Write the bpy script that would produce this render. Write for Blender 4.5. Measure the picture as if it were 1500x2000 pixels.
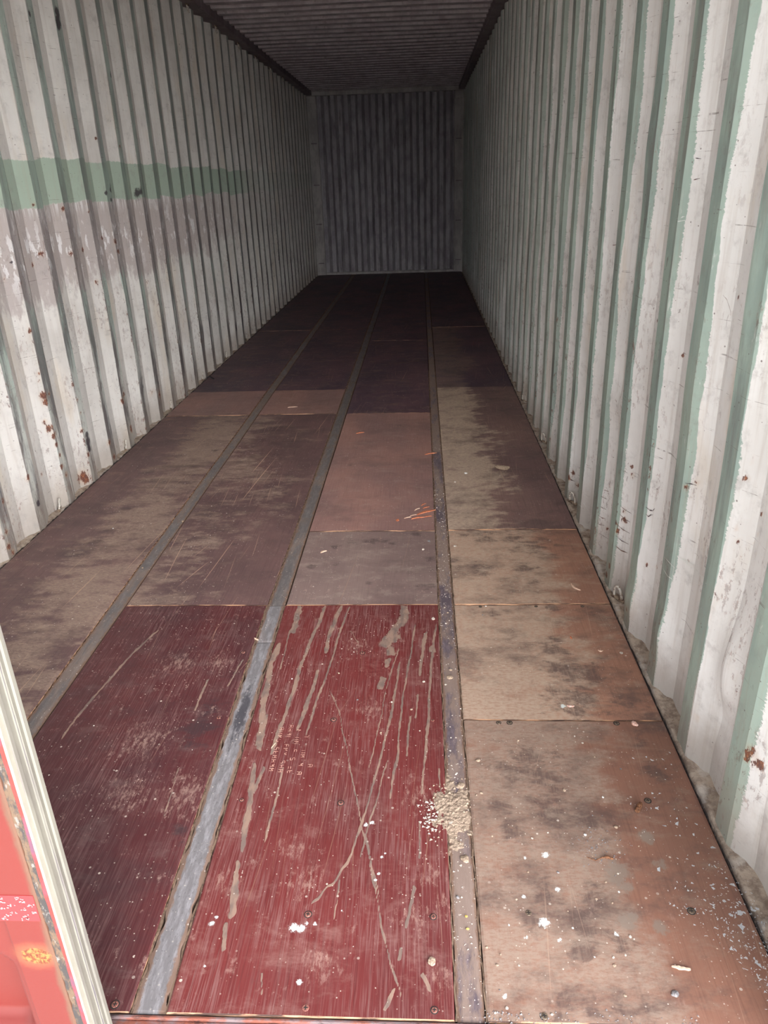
import bpy, bmesh, math, random
import numpy as np
from mathutils import Vector, Matrix
random.seed(7)
rng = np.random.default_rng(7)
for o in list(bpy.data.objects): bpy.data.objects.remove(o)
S = bpy.context.scene
COL = S.collection

# ---------------------------------------------------------------- camera
CX, CY, CZ = 0.5223, -0.8473, 1.3716
YAW, PITCH, ROLL, FPX = -0.0586, 0.4168, -0.0341, 1452.3
cd = bpy.data.cameras.new('camera'); cam = bpy.data.objects.new('camera', cd); COL.objects.link(cam)
f = Vector((math.sin(YAW)*math.cos(PITCH), math.cos(YAW)*math.cos(PITCH), -math.sin(PITCH)))
r = Vector((math.cos(YAW), -math.sin(YAW), 0)); u = r.cross(f)
r2 = math.cos(ROLL)*r + math.sin(ROLL)*u; u2 = -math.sin(ROLL)*r + math.cos(ROLL)*u
m = Matrix((r2, u2, -f)).transposed().to_4x4(); m.translation = (CX, CY, CZ)
cam.matrix_world = m
cd.sensor_fit = 'VERTICAL'; cd.sensor_height = 24.0; cd.lens = FPX/2000*24.0
cd.clip_start = 0.02; cd.clip_end = 200
S.camera = cam

# ---------------------------------------------------------------- daylight and exposure
SKY_STRENGTH = 8.0
SUN_STRENGTH = 7.0
SKY_PATCH_GAIN = 2.3
S.view_settings.view_transform = 'Standard'; S.view_settings.look = 'None'
S.view_settings.exposure = 0.22; S.view_settings.gamma = 1.0; S.view_settings.use_curve_mapping = False
W = bpy.data.worlds.new('overcast_sky'); S.world = W; W.use_nodes = True
wn = W.node_tree.nodes; wl = W.node_tree.links
bg = wn['Background']; tc = wn.new('ShaderNodeTexCoord'); sx = wn.new('ShaderNodeSeparateXYZ'); rp = wn.new('ShaderNodeValToRGB')
wl.new(tc.outputs['Generated'], sx.inputs[0]); wl.new(sx.outputs['Z'], rp.inputs[0]); wl.new(rp.outputs[0], bg.inputs[0])
rp.color_ramp.elements[0].color = (0.97, 0.97, 1.0, 1); rp.color_ramp.elements[0].position = 0.42
rp.color_ramp.elements[1].color = (0.09, 0.11, 0.16, 1); rp.color_ramp.elements[1].position = 0.85
# unseen bright sky patch added, front right, to light left wall and mid floor
vn = wn.new('ShaderNodeVectorMath'); vn.operation = 'DOT_PRODUCT'; wl.new(tc.outputs['Generated'], vn.inputs[0]); vn.inputs[1].default_value = Vector((.46, -.80, .36)).normalized()
mr = wn.new('ShaderNodeMapRange'); mr.interpolation_type = 'SMOOTHSTEP'; wl.new(vn.outputs['Value'], mr.inputs[0])
for i_, v_ in ((1, .70), (2, .98), (3, SKY_STRENGTH*.34), (4, SKY_STRENGTH*SKY_PATCH_GAIN)): mr.inputs[i_].default_value = v_
wl.new(mr.outputs[0], bg.inputs[1])
sd = bpy.data.lights.new('sun', 'SUN'); sd.energy = SUN_STRENGTH; sd.angle = 0.03; sd.color = (1, .95, .87)
so = bpy.data.objects.new('sun', sd); COL.objects.link(so)
so.rotation_euler = Vector((-0.75, -0.35, -1.0)).to_track_quat('-Z', 'Y').to_euler()
S.cycles.max_bounces = 14; S.cycles.diffuse_bounces = 12
S.cycles.use_denoising = True

# ---------------------------------------------------------------- node helpers
class NT:
    def __init__(s, name):
        s.m = bpy.data.materials.new(name); s.m.use_nodes = True
        s.n = s.m.node_tree.nodes; s.l = s.m.node_tree.links
        s.bsdf = s.n['Principled BSDF']; s.pos = s.n.new('ShaderNodeNewGeometry').outputs['Position']
    def inp(s, sock, v):
        if isinstance(v, bpy.types.NodeSocket): s.l.new(v, sock)
        elif isinstance(v, (tuple, list)) and sock.type == 'RGBA': sock.default_value = (*v[:3], 1)
        else: sock.default_value = v
    def math(s, op, a, b=0.0, c=0.0, clamp=False):
        n = s.n.new('ShaderNodeMath'); n.operation = op; n.use_clamp = clamp
        for i, v in enumerate((a, b, c)): s.inp(n.inputs[i], v)
        return n.outputs[0]
    def add(s, a, b): return s.math('ADD', a, b)
    def mul(s, a, b): return s.math('MULTIPLY', a, b)
    def sub(s, a, b): return s.math('SUBTRACT', a, b)
    def mx(s, a, b): return s.math('MAXIMUM', a, b)
    def ss(s, v, a, b, lo=0.0, hi=1.0):            # smooth step
        n = s.n.new('ShaderNodeMapRange'); n.interpolation_type = 'SMOOTHSTEP'
        s.inp(n.inputs[0], v); s.inp(n.inputs[1], a); s.inp(n.inputs[2], b); s.inp(n.inputs[3], lo); s.inp(n.inputs[4], hi)
        return n.outputs[0]
    def coord(s, scale, rot=0.0, off=(0, 0, 0), src=None):
        n = s.n.new('ShaderNodeMapping'); n.vector_type = 'POINT'
        if rot:
            q = s.n.new('ShaderNodeMapping'); q.inputs['Rotation'].default_value = (0, 0, rot)
            s.l.new(src or s.pos, q.inputs[0]); s.l.new(q.outputs[0], n.inputs[0])
        else: s.l.new(src or s.pos, n.inputs[0])
        n.inputs['Scale'].default_value = scale if isinstance(scale, (tuple, list)) else (scale,)*3
        n.inputs['Location'].default_value = off
        return n.outputs[0]
    def noise(s, scale, detail=3, rough=.55, rot=0.0, off=(0, 0, 0), dist=0.0, src=None):
        n = s.n.new('ShaderNodeTexNoise'); s.l.new(s.coord(scale, rot, off, src), n.inputs['Vector'])
        n.inputs['Scale'].default_value = 1; n.inputs['Detail'].default_value = detail; n.inputs['Roughness'].default_value = rough
        n.inputs['Distortion'].default_value = dist
        return n.outputs[0]
    def voro(s, scale, off=(0, 0, 0)):
        n = s.n.new('ShaderNodeTexVoronoi'); s.l.new(s.coord(scale, 0, off), n.inputs['Vector']); n.inputs['Scale'].default_value = 1
        return n.outputs['Distance'], n.outputs['Color']
    def specks(s, scale, lo, hi, off=(0, 0, 0)):     # dots whose size is random per cell
        d, c = s.voro(scale, off); sp = s.n.new('ShaderNodeSeparateColor'); s.l.new(c, sp.inputs[0])
        rad = s.ss(sp.outputs[0], lo, 1.0, 0.0, hi)
        return s.math('LESS_THAN', d, rad)
    def attr(s, name):
        n = s.n.new('ShaderNodeAttribute'); n.attribute_name = name; return n.outputs['Fac']
    def mix(s, a, b, fac):
        n = s.n.new('ShaderNodeMix'); n.data_type = 'RGBA'
        s.inp(n.inputs[0], fac); s.inp(n.inputs[6], a); s.inp(n.inputs[7], b); return n.outputs[2]
    def xyz(s):
        n = s.n.new('ShaderNodeSeparateXYZ'); s.l.new(s.pos, n.inputs[0]); return n.outputs
    def bump(s, h, dist=.002, strength=.6):
        n = s.n.new('ShaderNodeBump'); s.inp(n.inputs['Height'], h); n.inputs['Distance'].default_value = dist; n.inputs['Strength'].default_value = strength
        s.l.new(n.outputs[0], s.bsdf.inputs['Normal'])
    def done(s, col, rough=.6, metal=0.0, spec=.5):
        s.inp(s.bsdf.inputs['Base Color'], col); s.inp(s.bsdf.inputs['Roughness'], rough); s.inp(s.bsdf.inputs['Metallic'], metal)
        s.inp(s.bsdf.inputs['Specular IOR Level'], spec)
        return s.m

def c8(r_, g_, b_):
    return tuple(((v/255+.055)/1.055)**2.4 if v > 10 else v/255/12.92 for v in (r_, g_, b_))

# ---------------------------------------------------------------- object helpers
def link(name, me, parent=None, loc=(0, 0, 0), **props):
    o = bpy.data.objects.new(name, me); COL.objects.link(o); o.location = loc
    if parent is not None: o.parent = parent
    for k, v in props.items(): o[k] = v
    return o
def mesh(name, verts, faces, mats=(), mi=None, smooth=False):
    me = bpy.data.meshes.new(name); me.from_pydata([tuple(map(float, v)) for v in verts], [], [tuple(map(int, t)) for t in faces])
    for q in mats: me.materials.append(q)
    if mi is not None: me.polygons.foreach_set('material_index', np.asarray(mi, dtype=np.int32))
    if smooth: me.polygons.foreach_set('use_smooth', np.ones(len(me.polygons), dtype=bool))
    me.update(); return me
def fattr(me, name, vals, domain='POINT'):
    a = me.attributes.new(name, 'FLOAT', domain); a.data.foreach_set('value', np.asarray(vals, dtype=np.float32))
def box_bm(bm, x0, x1, y0, y1, z0, z1, bev=0.0):
    rr = bmesh.ops.create_cube(bm, size=1); vs = rr['verts']
    bmesh.ops.scale(bm, vec=(x1-x0, y1-y0, z1-z0), verts=vs); bmesh.ops.translate(bm, vec=((x0+x1)/2, (y0+y1)/2, (z0+z1)/2), verts=vs)
    if bev:
        es = list({e for v in vs for e in v.link_edges}); bmesh.ops.bevel(bm, geom=es, offset=bev, segments=2, affect='EDGES', profile=.5)
def bm_obj(name, bm, mat, parent=None, loc=(0, 0, 0), smooth=False, **props):
    me = bpy.data.meshes.new(name); bm.to_mesh(me); bm.free(); me.materials.append(mat)
    if smooth: me.polygons.foreach_set('use_smooth', np.ones(len(me.polygons), dtype=bool))
    return link(name, me, parent, loc, **props)
def box(name, x0, x1, y0, y1, z0, z1, mat, parent=None, bev=0.0, **props):
    bm = bmesh.new(); box_bm(bm, x0, x1, y0, y1, z0, z1, bev); return bm_obj(name, bm, mat, parent, **props)
def tube(pts, rad, seg=8, cap=True):
    """verts, faces of a tube along pts"""
    pts = [Vector(p) for p in pts]; V = []; F = []
    up = Vector((0.13, 0.31, 0.94)).normalized()
    for i, p in enumerate(pts):
        t = (pts[min(i+1, len(pts)-1)]-pts[max(i-1, 0)]).normalized()
        a = t.cross(up)
        if a.length < .05: a = t.cross(Vector((1, 0, 0)))
        a.normalize(); b = t.cross(a); rr = rad[i] if isinstance(rad, (list, tuple)) else rad
        for k in range(seg):
            th = 2*math.pi*k/seg; V.append(p+rr*(math.cos(th)*a+math.sin(th)*b))
    for i in range(len(pts)-1):
        for k in range(seg):
            F.append((i*seg+k, i*seg+(k+1) % seg, (i+1)*seg+(k+1) % seg, (i+1)*seg+k))
    if cap: F.append(tuple(range(seg))[::-1]); F.append(tuple((len(pts)-1)*seg+k for k in range(seg)))
    return V, F
# ---------------------------------------------------------------- marks on the floor, metres (x, y), radius
MUD = [[[[0.167,1.426],[0.164,1.353],[0.152,1.259],[0.14,1.147],[0.133,1.045],[0.13,0.93],[0.124,0.843],[0.116,0.735],[0.112,0.677]],0.0053],[[[0.226,1.421],[0.217,1.344],[0.205,1.258],[0.202,1.132]],0.0069],[[[0.191,1.045],[0.186,0.937],[0.175,0.844],[0.169,0.769]],0.0055],[[[0.256,1.416],[0.238,1.275],[0.231,1.147],[0.225,1.059],[0.214,0.97],[0.203,0.868],[0.196,0.747]],0.003],[[[0.447,1.414],[0.455,1.351],[0.431,1.291],[0.405,1.233]],0.0143],[[[0.419,1.225],[0.398,1.186]],0.0244],[[[0.408,1.155],[0.411,1.132]],0.0131],[[[0.405,1.095],[0.403,1.066]],0.0093],[[[0.392,0.997],[0.386,0.951]],0.0089],[[[0.489,1.299],[0.475,1.117],[0.457,0.925],[0.45,0.805],[0.446,0.63]],0.0026],[[[0.443,1.081],[0.43,0.9],[0.416,0.76],[0.397,0.63]],0.0032],[[[0.527,1.257],[0.516,1.17],[0.505,1.018]],0.0053],[[[0.501,0.925],[0.492,0.816]],0.0023],[[[0.56,1.308],[0.544,1.132],[0.533,0.926],[0.527,0.777],[0.516,0.631]],0.0034],[[[0.542,1.162],[0.542,1.143]],0.0096],[[[0.439,1.17],[0.407,0.964],[0.39,0.759],[0.375,0.63]],0.0009],[[[0.237,0.95],[0.271,0.862],[0.296,0.759],[0.326,0.629]],0.0007],[[[0.077,1.417],[0.078,1.259]],0.0097],[[[0.044,1.186],[0.038,1.073],[0.052,0.892],[0.058,0.802]],0.0088],[[[0.066,0.819],[0.076,0.692]],0.0092],[[[0.478,0.828],[0.47,0.67]],0.0025],[[[0.271,1.266],[0.304,1.194]],0.0013],[[[0.073,1.044],[0.067,1.267]],0.0019],[[[0.077,0.634],[0.084,0.578],[0.095,0.463],[0.103,0.36]],0.0064],[[[0.103,0.326],[0.119,0.196]],0.0063],[[[0.105,0.621],[0.093,0.536]],0.0044],[[[0.154,0.622],[0.153,0.453],[0.15,0.38]],0.0025],[[[0.404,0.663],[0.387,0.557],[0.369,0.44],[0.348,0.345],[0.326,0.289],[0.299,0.258],[0.279,0.226]],0.0026],[[[0.318,0.662],[0.362,0.472],[0.402,0.309],[0.431,0.171],[0.459,0.074],[0.473,0.034]],0.0007],[[[0.422,0.657],[0.395,0.489],[0.38,0.399],[0.371,0.35]],0.001],[[[0.519,0.665],[0.51,0.541]],0.0026],[[[0.506,0.458],[0.504,0.352]],0.0018],[[[0.494,0.271],[0.477,0.184]],0.0032],[[[0.471,0.134],[0.465,0.109]],0.0024],[[[0.455,0.054],[0.442,0.014]],0.0035],[[[0.509,0.085],[0.522,0.055]],0.0033],[[[0.204,0.075],[0.212,0.041]],0.002],[[[0.555,0.627],[0.556,0.486]],0.0021],[[[0.111,0.184],[0.121,0.123]],0.0039],[[[0.445,0.664],[0.432,0.523]],0.0026],[[[0.334,0.285],[0.329,0.193]],0.0009],[[[0.379,0.414],[0.42,0.252]],0.0009],[[[-0.386,1.273],[-0.426,1.137],[-0.477,0.82],[-0.479,0.724]],0.0034],[[[-0.142,0.989],[-0.141,0.845]],0.003],[[[-0.055,1.095],[-0.073,0.964]],0.0027],[[[-0.119,0.62],[-0.107,0.459]],0.0016]]

SMEAR = [[0.503,0.53,0.0238],[0.529,0.307,0.0153],[0.561,0.234,0.0183],[0.546,0.076,0.0166],[0.258,0.279,0.023],[0.22,0.377,0.0203],[0.088,0.28,0.0194],[0.495,0.204,0.0181],[0.312,0.095,0.0171],[-0.243,0.726,0.0426],[-0.079,0.533,0.0386],[-0.221,0.531,0.0324],[-0.257,1.081,0.033],[-0.126,1.081,0.0246],[0.301,1.178,0.0267],[0.373,0.863,0.0234]]

WHITE_AND_GLARE = [[0.082,0.18,0.0055],[0.088,0.195,0.0037],[0.251,0.175,0.0087],[0.266,0.173,0.0086],[0.277,0.185,0.0033],[0.293,0.184,0.004],[0.279,0.063,0.0057],[0.379,0.441,0.0054],[0.393,0.448,0.005],[0.428,0.361,0.0028],[0.421,0.351,0.0036],[0.092,0.09,0.0028],[0.41,0.291,0.0034],[0.416,0.307,0.0035],[0.344,0.216,0.0022],[0.783,0.362,0.0079],[0.795,0.274,0.0063],[0.722,0.255,0.0047],[0.755,0.197,0.0108],[0.715,0.164,0.0041],[0.78,0.159,0.0047],[0.661,0.047,0.0049],[0.737,0.353,0.0039],[0.893,0.175,0.0047],[0.91,0.877,0.0079]]  # paint dots on the red sheets; on the tan ones, glare spots painted white

DARK = [[-0.101,0.779,0.047],[-0.108,0.727,0.0353],[-0.089,0.845,0.0372],[-0.056,0.413,0.0194],[-0.045,0.377,0.0107],[0.92,1.164,0.0347],[0.949,1.048,0.0425],[1.015,1.024,0.0373],[0.938,0.934,0.0496],[0.96,0.863,0.035],[1.129,0.827,0.0213],[1.156,0.821,0.017],[0.971,1.419,0.0217],[1.1,1.412,0.0215],[0.755,1.383,0.0151],[0.782,0.639,0.0478],[0.81,0.591,0.0349],[0.731,0.617,0.0276],[0.833,0.565,0.0344],[1.099,0.621,0.0194],[1.088,0.724,0.0184],[0.811,0.475,0.022],[0.694,0.517,0.0226],[1.079,0.906,0.0266],[0.821,0.478,0.028],[0.902,0.461,0.0173],[0.718,0.427,0.0206],[0.859,0.254,0.0185],[0.839,0.186,0.0237],[0.909,0.146,0.0173],[0.768,0.266,0.0188],[0.729,0.203,0.0151],[0.758,0.022,0.0161],[0.812,0.024,0.016],[0.866,0.03,0.0161],[0.918,0.034,0.0187],[0.816,0.141,0.0173],[0.751,1.705,0.0228],[0.747,1.657,0.0195],[0.643,1.764,0.0156],[0.906,1.703,0.0264],[0.928,1.587,0.0145],[0.737,2.006,0.0333],[0.972,1.907,0.0561],[0.882,1.965,0.0327],[0.153,1.889,0.0181],[0.216,1.939,0.0167],[0.315,1.953,0.03],[0.361,1.944,0.0199],[0.387,1.918,0.0181],[0.082,1.722,0.0157],[0.175,1.737,0.011],[0.525,1.554,0.0321],[0.55,1.791,0.0236],[0.552,1.692,0.0198],[0.306,1.586,0.0149],[0.391,3.545,0.0293],[0.131,2.873,0.0171],[0.34,2.556,0.0137],[0.775,1.967,0.0329],[0.494,2.011,0.0253],[-0.635,1.867,0.0116],[-0.626,1.821,0.0108],[-0.918,1.841,0.0365],[-0.89,1.969,0.0303],[-0.886,2.071,0.0312],[-0.948,2.792,0.0375],[-0.883,2.316,0.025],[-0.586,2.308,0.0296],[-0.285,1.925,0.0292],[-0.163,2.484,0.0152],[-0.668,3.137,0.0201]]

GREY = [[1.017,0.419,0.0168],[1.02,0.411,0.0134],[1.025,0.342,0.0135],[0.929,0.314,0.0302],[0.94,0.284,0.0141],[0.92,0.204,0.0179],[0.937,0.211,0.012],[0.985,0.192,0.0148]]

PEB = [[0.955,0.441,0.0048],[0.881,0.419,0.0034],[0.803,0.317,0.0029],[0.93,0.316,0.0025],[0.876,0.126,0.0031],[0.9,0.131,0.0029],[0.874,0.109,0.0037],[0.871,0.253,0.0028],[0.901,0.244,0.0024],[0.81,0.186,0.0024],[0.84,0.026,0.0024],[0.742,0.016,0.0032],[0.663,0.025,0.0035],[0.641,0.016,0.0024],[0.88,0.053,0.003],[0.807,0.223,0.0018],[0.706,0.249,0.0028],[0.684,0.19,0.0027],[0.653,0.058,0.0019],[0.694,0.106,0.0023],[0.798,0.424,0.002],[0.76,0.407,0.0027],[0.67,0.412,0.0027],[0.739,0.316,0.0026],[0.661,0.127,0.0026],[0.84,0.126,0.0023],[0.585,0.253,0.0038],[0.579,0.451,0.0059],[0.919,0.17,0.0035],[0.925,0.165,0.0023],[0.653,0.105,0.0034],[0.636,0.141,0.0029],[0.899,0.294,0.0025],[0.921,0.271,0.0022],[0.599,1.047,0.0058],[0.593,1.309,0.0037],[0.589,0.742,0.003],[0.602,0.742,0.003],[0.656,0.542,0.0042],[0.655,0.653,0.0056],[0.858,0.554,0.0042],[0.946,0.533,0.0034],[1.011,0.628,0.0031],[0.919,0.748,0.0033],[0.935,0.722,0.0033],[1.136,1.134,0.0058],[0.767,0.73,0.0029],[0.723,0.795,0.0021],[0.852,1.046,0.0038],[0.736,1.42,0.0038],[0.721,1.363,0.0032],[0.582,0.973,0.0037],[0.551,1.333,0.007],[0.517,0.983,0.0045],[0.481,0.855,0.0043],[0.399,0.757,0.0037],[0.257,1.025,0.0034],[0.117,0.997,0.0025],[0.324,0.898,0.0028],[0.424,0.888,0.0032],[0.505,0.766,0.0026],[0.294,1.138,0.0026],[0.602,1.377,0.0047],[0.599,1.045,0.0058],[0.608,0.907,0.0032],[0.738,2.71,0.009],[0.542,1.937,0.0074],[0.518,1.861,0.0072],[0.678,2.592,0.0078],[0.648,1.886,0.0073],[0.901,1.769,0.0046],[-0.567,2.162,0.0055],[-0.598,1.72,0.0049],[-0.861,2.092,0.0047]]

CLOD = [[0.605,0.349,0.0106],[0.595,1.007,0.0095],[0.608,0.567,0.0093],[0.528,0.109,0.0088],[0.93,2.777,0.0263],[0.97,0.058,0.0074]]

SCREW_C = [[0.07,0.512,0.0053],[0.314,0.506,0.0069],[0.276,0.205,0.0073],[0.533,0.205,0.0058],[0.298,0.016,0.0071],[0.532,0.018,0.0064],[0.264,0.811,0.0069],[0.322,1.134,0.0066],[0.541,0.809,0.0053]]

SCREW_B = [[-0.056,0.014,0.0096],[-0.064,1.137,0.0067],[-0.064,0.817,0.0059]]

SCREW_D = [[0.727,0.218,0.0067],[0.728,0.013,0.0069],[0.752,0.814,0.0073],[0.722,0.825,0.0065],[1.042,0.817,0.0068],[1.05,0.524,0.0067],[0.911,1.419,0.0049],[1.071,1.418,0.0049],[0.717,1.418,0.0049],[1.056,0.229,0.0072]]

CHIPS = [[1.089,0.798,0.011],[0.932,0.875,0.0106],[0.995,1.222,0.0101],[1.073,1.144,0.0083],[1.021,0.497,0.0132],[0.912,0.352,0.013],[0.561,3.028,0.0283],[0.529,2.238,0.0359],[0.493,2.174,0.0176],[0.143,3.42,0.0288],[0.405,2.15,0.0106],[-0.358,4.01,0.0274],[0.11,1.85,0.0098],[0.997,0.107,0.0143],[-0.008,1.025,0.0112],[0.053,0.664,0.0109]]

RUST_R= [[1.415,1.433,0.0031],[1.38,1.415,0.0056],[0.888,1.113,0.0021],[0.868,1.099,0.0018],[1.191,1.069,0.0018],[1.124,1.073,0.0018],[1.347,0.96,0.0047],[1.346,0.909,0.0061],[1.189,0.92,0.0038],[1.45,0.971,0.0025],[1.916,1.147,0.0049],[0.871,1.071,0.0016],[0.811,1.142,0.0015],[0.771,1.308,0.0018],[0.758,1.28,0.0023],[0.741,1.251,0.0014],[1.703,0.701,0.0037],[1.605,0.718,0.0035],[1.503,0.482,0.0032],[1.497,0.455,0.0047],[1.515,0.319,0.0049],[1.511,0.287,0.0057],[1.456,0.322,0.004],[1.535,0.232,0.0058],[0.935,0.652,0.0036],[0.964,0.628,0.0043],[0.604,0.716,0.0025],[0.605,0.662,0.0023],[0.587,0.659,0.0022],[0.65,0.627,0.0021],[0.612,0.639,0.002],[0.655,0.775,0.003],[0.649,0.817,0.0025],[1.184,0.276,0.0036],[1.222,0.265,0.0026],[0.489,0.66,0.0042],[0.925,0.431,0.0025],[0.659,0.658,0.0031],[1.569,0.078,0.0061],[1.59,0.029,0.0062],[1.294,0.062,0.0055],[0.698,1.02,0.0002],[3.721,0.705,0.0106],[2.256,0.911,0.0082],[2.221,0.719,0.0052],[2.316,0.785,0.0048],[1.995,0.695,0.0044],[1.998,0.64,0.0039],[2.774,0.079,0.0105],[2.724,0.056,0.0078],[2.359,0.133,0.0059],[2.381,0.1,0.0071],[2.326,0.088,0.0059],[2.244,0.292,0.0045],[1.764,0.135,0.004],[1.887,0.033,0.0063],[0.388,0.271,0.0079],[0.373,0.26,0.0078],[0.399,0.247,0.0052],[0.671,0.128,0.0038],[0.754,0.275,0.0034],[0.751,0.249,0.0034],[0.531,0.074,0.0039],[0.484,0.164,0.0051],[0.99,0.075,0.0033]]

RUST_L= [[2.376,0.532,0.0108],[2.421,0.535,0.0055],[2.375,0.507,0.0081],[2.356,0.42,0.0064],[2.372,0.384,0.0101],[2.388,0.347,0.0092],[2.388,0.299,0.0065],[2.396,0.242,0.0065],[2.393,0.188,0.0066],[2.418,0.139,0.0076],[2.373,0.638,0.0044],[2.37,0.609,0.0036],[2.619,0.05,0.0172],[2.634,0.026,0.0112],[2.09,0.248,0.0077],[2.268,0.197,0.0055],[1.879,0.232,0.0073],[1.839,0.108,0.0065],[1.828,0.048,0.0074],[1.848,0.012,0.0066],[3.257,0.306,0.008],[3.226,0.277,0.0102],[3.281,0.096,0.0117],[2.949,0.12,0.0087],[3.733,0.183,0.0089],[3.831,0.16,0.0142],[3.865,0.092,0.0118],[2.666,0.279,0.007],[2.687,0.364,0.005],[2.678,0.147,0.0071],[2.976,0.028,0.0077],[2.668,0.514,0.0049],[2.68,0.433,0.0049],[2.656,1.331,0.0044],[3.227,1.285,0.0052],[3.508,1.116,0.0078],[3.417,1.142,0.0055],[3.523,1.063,0.0068],[4.045,1.098,0.01],[3.982,1.134,0.0062],[2.481,1.087,0.0096],[2.931,1.101,0.0068],[2.643,1.125,0.0063],[2.591,1.083,0.0054],[3.142,1.105,0.0062],[3.191,0.936,0.0064],[2.321,1.048,0.0033],[3.995,0.82,0.0101],[3.491,1.634,0.0042],[3.799,1.609,0.0068],[3.228,1.316,0.0041],[2.379,0.825,0.0052],[2.807,0.889,0.0029],[2.935,1.305,0.0058]]

DARK_L= [[3.5,1.367,0.0098],[3.546,1.333,0.0077],[3.566,1.408,0.0077],[4.033,1.363,0.0244],[3.813,0.983,0.0084],[2.365,1.114,0.005],[2.706,0.208,0.0152],[2.704,0.173,0.0132],[2.709,0.242,0.0111],[3.579,0.33,0.0121],[3.574,0.277,0.0122],[3.859,0.312,0.0116],[3.848,0.243,0.0116],[3.316,0.245,0.0127],[3.257,2.114,0.0179],[3.263,2.156,0.0156],[2.962,2.103,0.0103],[6.072,0.209,0.0301],[6.153,0.266,0.0216],[3.564,1.384,0.0129],[3.841,1.969,0.0091],[4.133,1.87,0.0112],[2.118,0.115,0.0079],[3.299,0.321,0.0069]]


def seg_field(P, feats):
    """largest 1 - d/(2r) over polylines, so .5 lies on each outline"""
    out = np.zeros(len(P)); P = P+np.stack([.0005*np.sin(P[:, 1]*190+P[:, 0]*70)+.0010*np.sin(P[:, 1]*41+2), .004*np.sin(P[:, 0]*240)], 1)
    vary = 1+.26*np.sin(P[:, 1]*43+np.sin(P[:, 0]*40)*3)*np.sin(P[:, 1]*17+P[:, 0]*31)+.10*np.sin(P[:, 1]*150+P[:, 0]*20)
    for pts, rad in feats:
        rad = max(rad, .0016); R2 = 2*rad
        pts = np.array(pts)
        lo = pts.min(0)-R2; hi = pts.max(0)+R2
        sel = np.where((P[:, 0] > lo[0]) & (P[:, 0] < hi[0]) & (P[:, 1] > lo[1]) & (P[:, 1] < hi[1]))[0]
        if not len(sel): continue
        Q = P[sel]; best = np.full(len(sel), 9.)
        for a, b in zip(pts[:-1], pts[1:]):
            ab = b-a; t = np.clip(((Q-a)@ab)/(ab@ab+1e-12), 0, 1); best = np.minimum(best, np.linalg.norm(Q-a-t[:, None]*ab, axis=1))
        da = np.linalg.norm(Q-pts[0], axis=1); db_ = np.linalg.norm(Q-pts[-1], axis=1); tp_ = np.clip(np.minimum(da, db_)/max(.03, rad*2), 0, 1)**.6*.65+.35
        out[sel] = np.maximum(out[sel], 1-best/(R2*vary[sel]*(tp_ if len(pts) > 2 else 1)))
    return np.clip(out, 0, 1)
def dot_field(P, dots, k=2.0):
    out = np.zeros(len(P))
    for x, y, rad in dots:
        d = np.hypot(P[:, 0]-x, P[:, 1]-y); out = np.maximum(out, 1-d/(k*rad))
    return np.clip(out, 0, 1)

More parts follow.
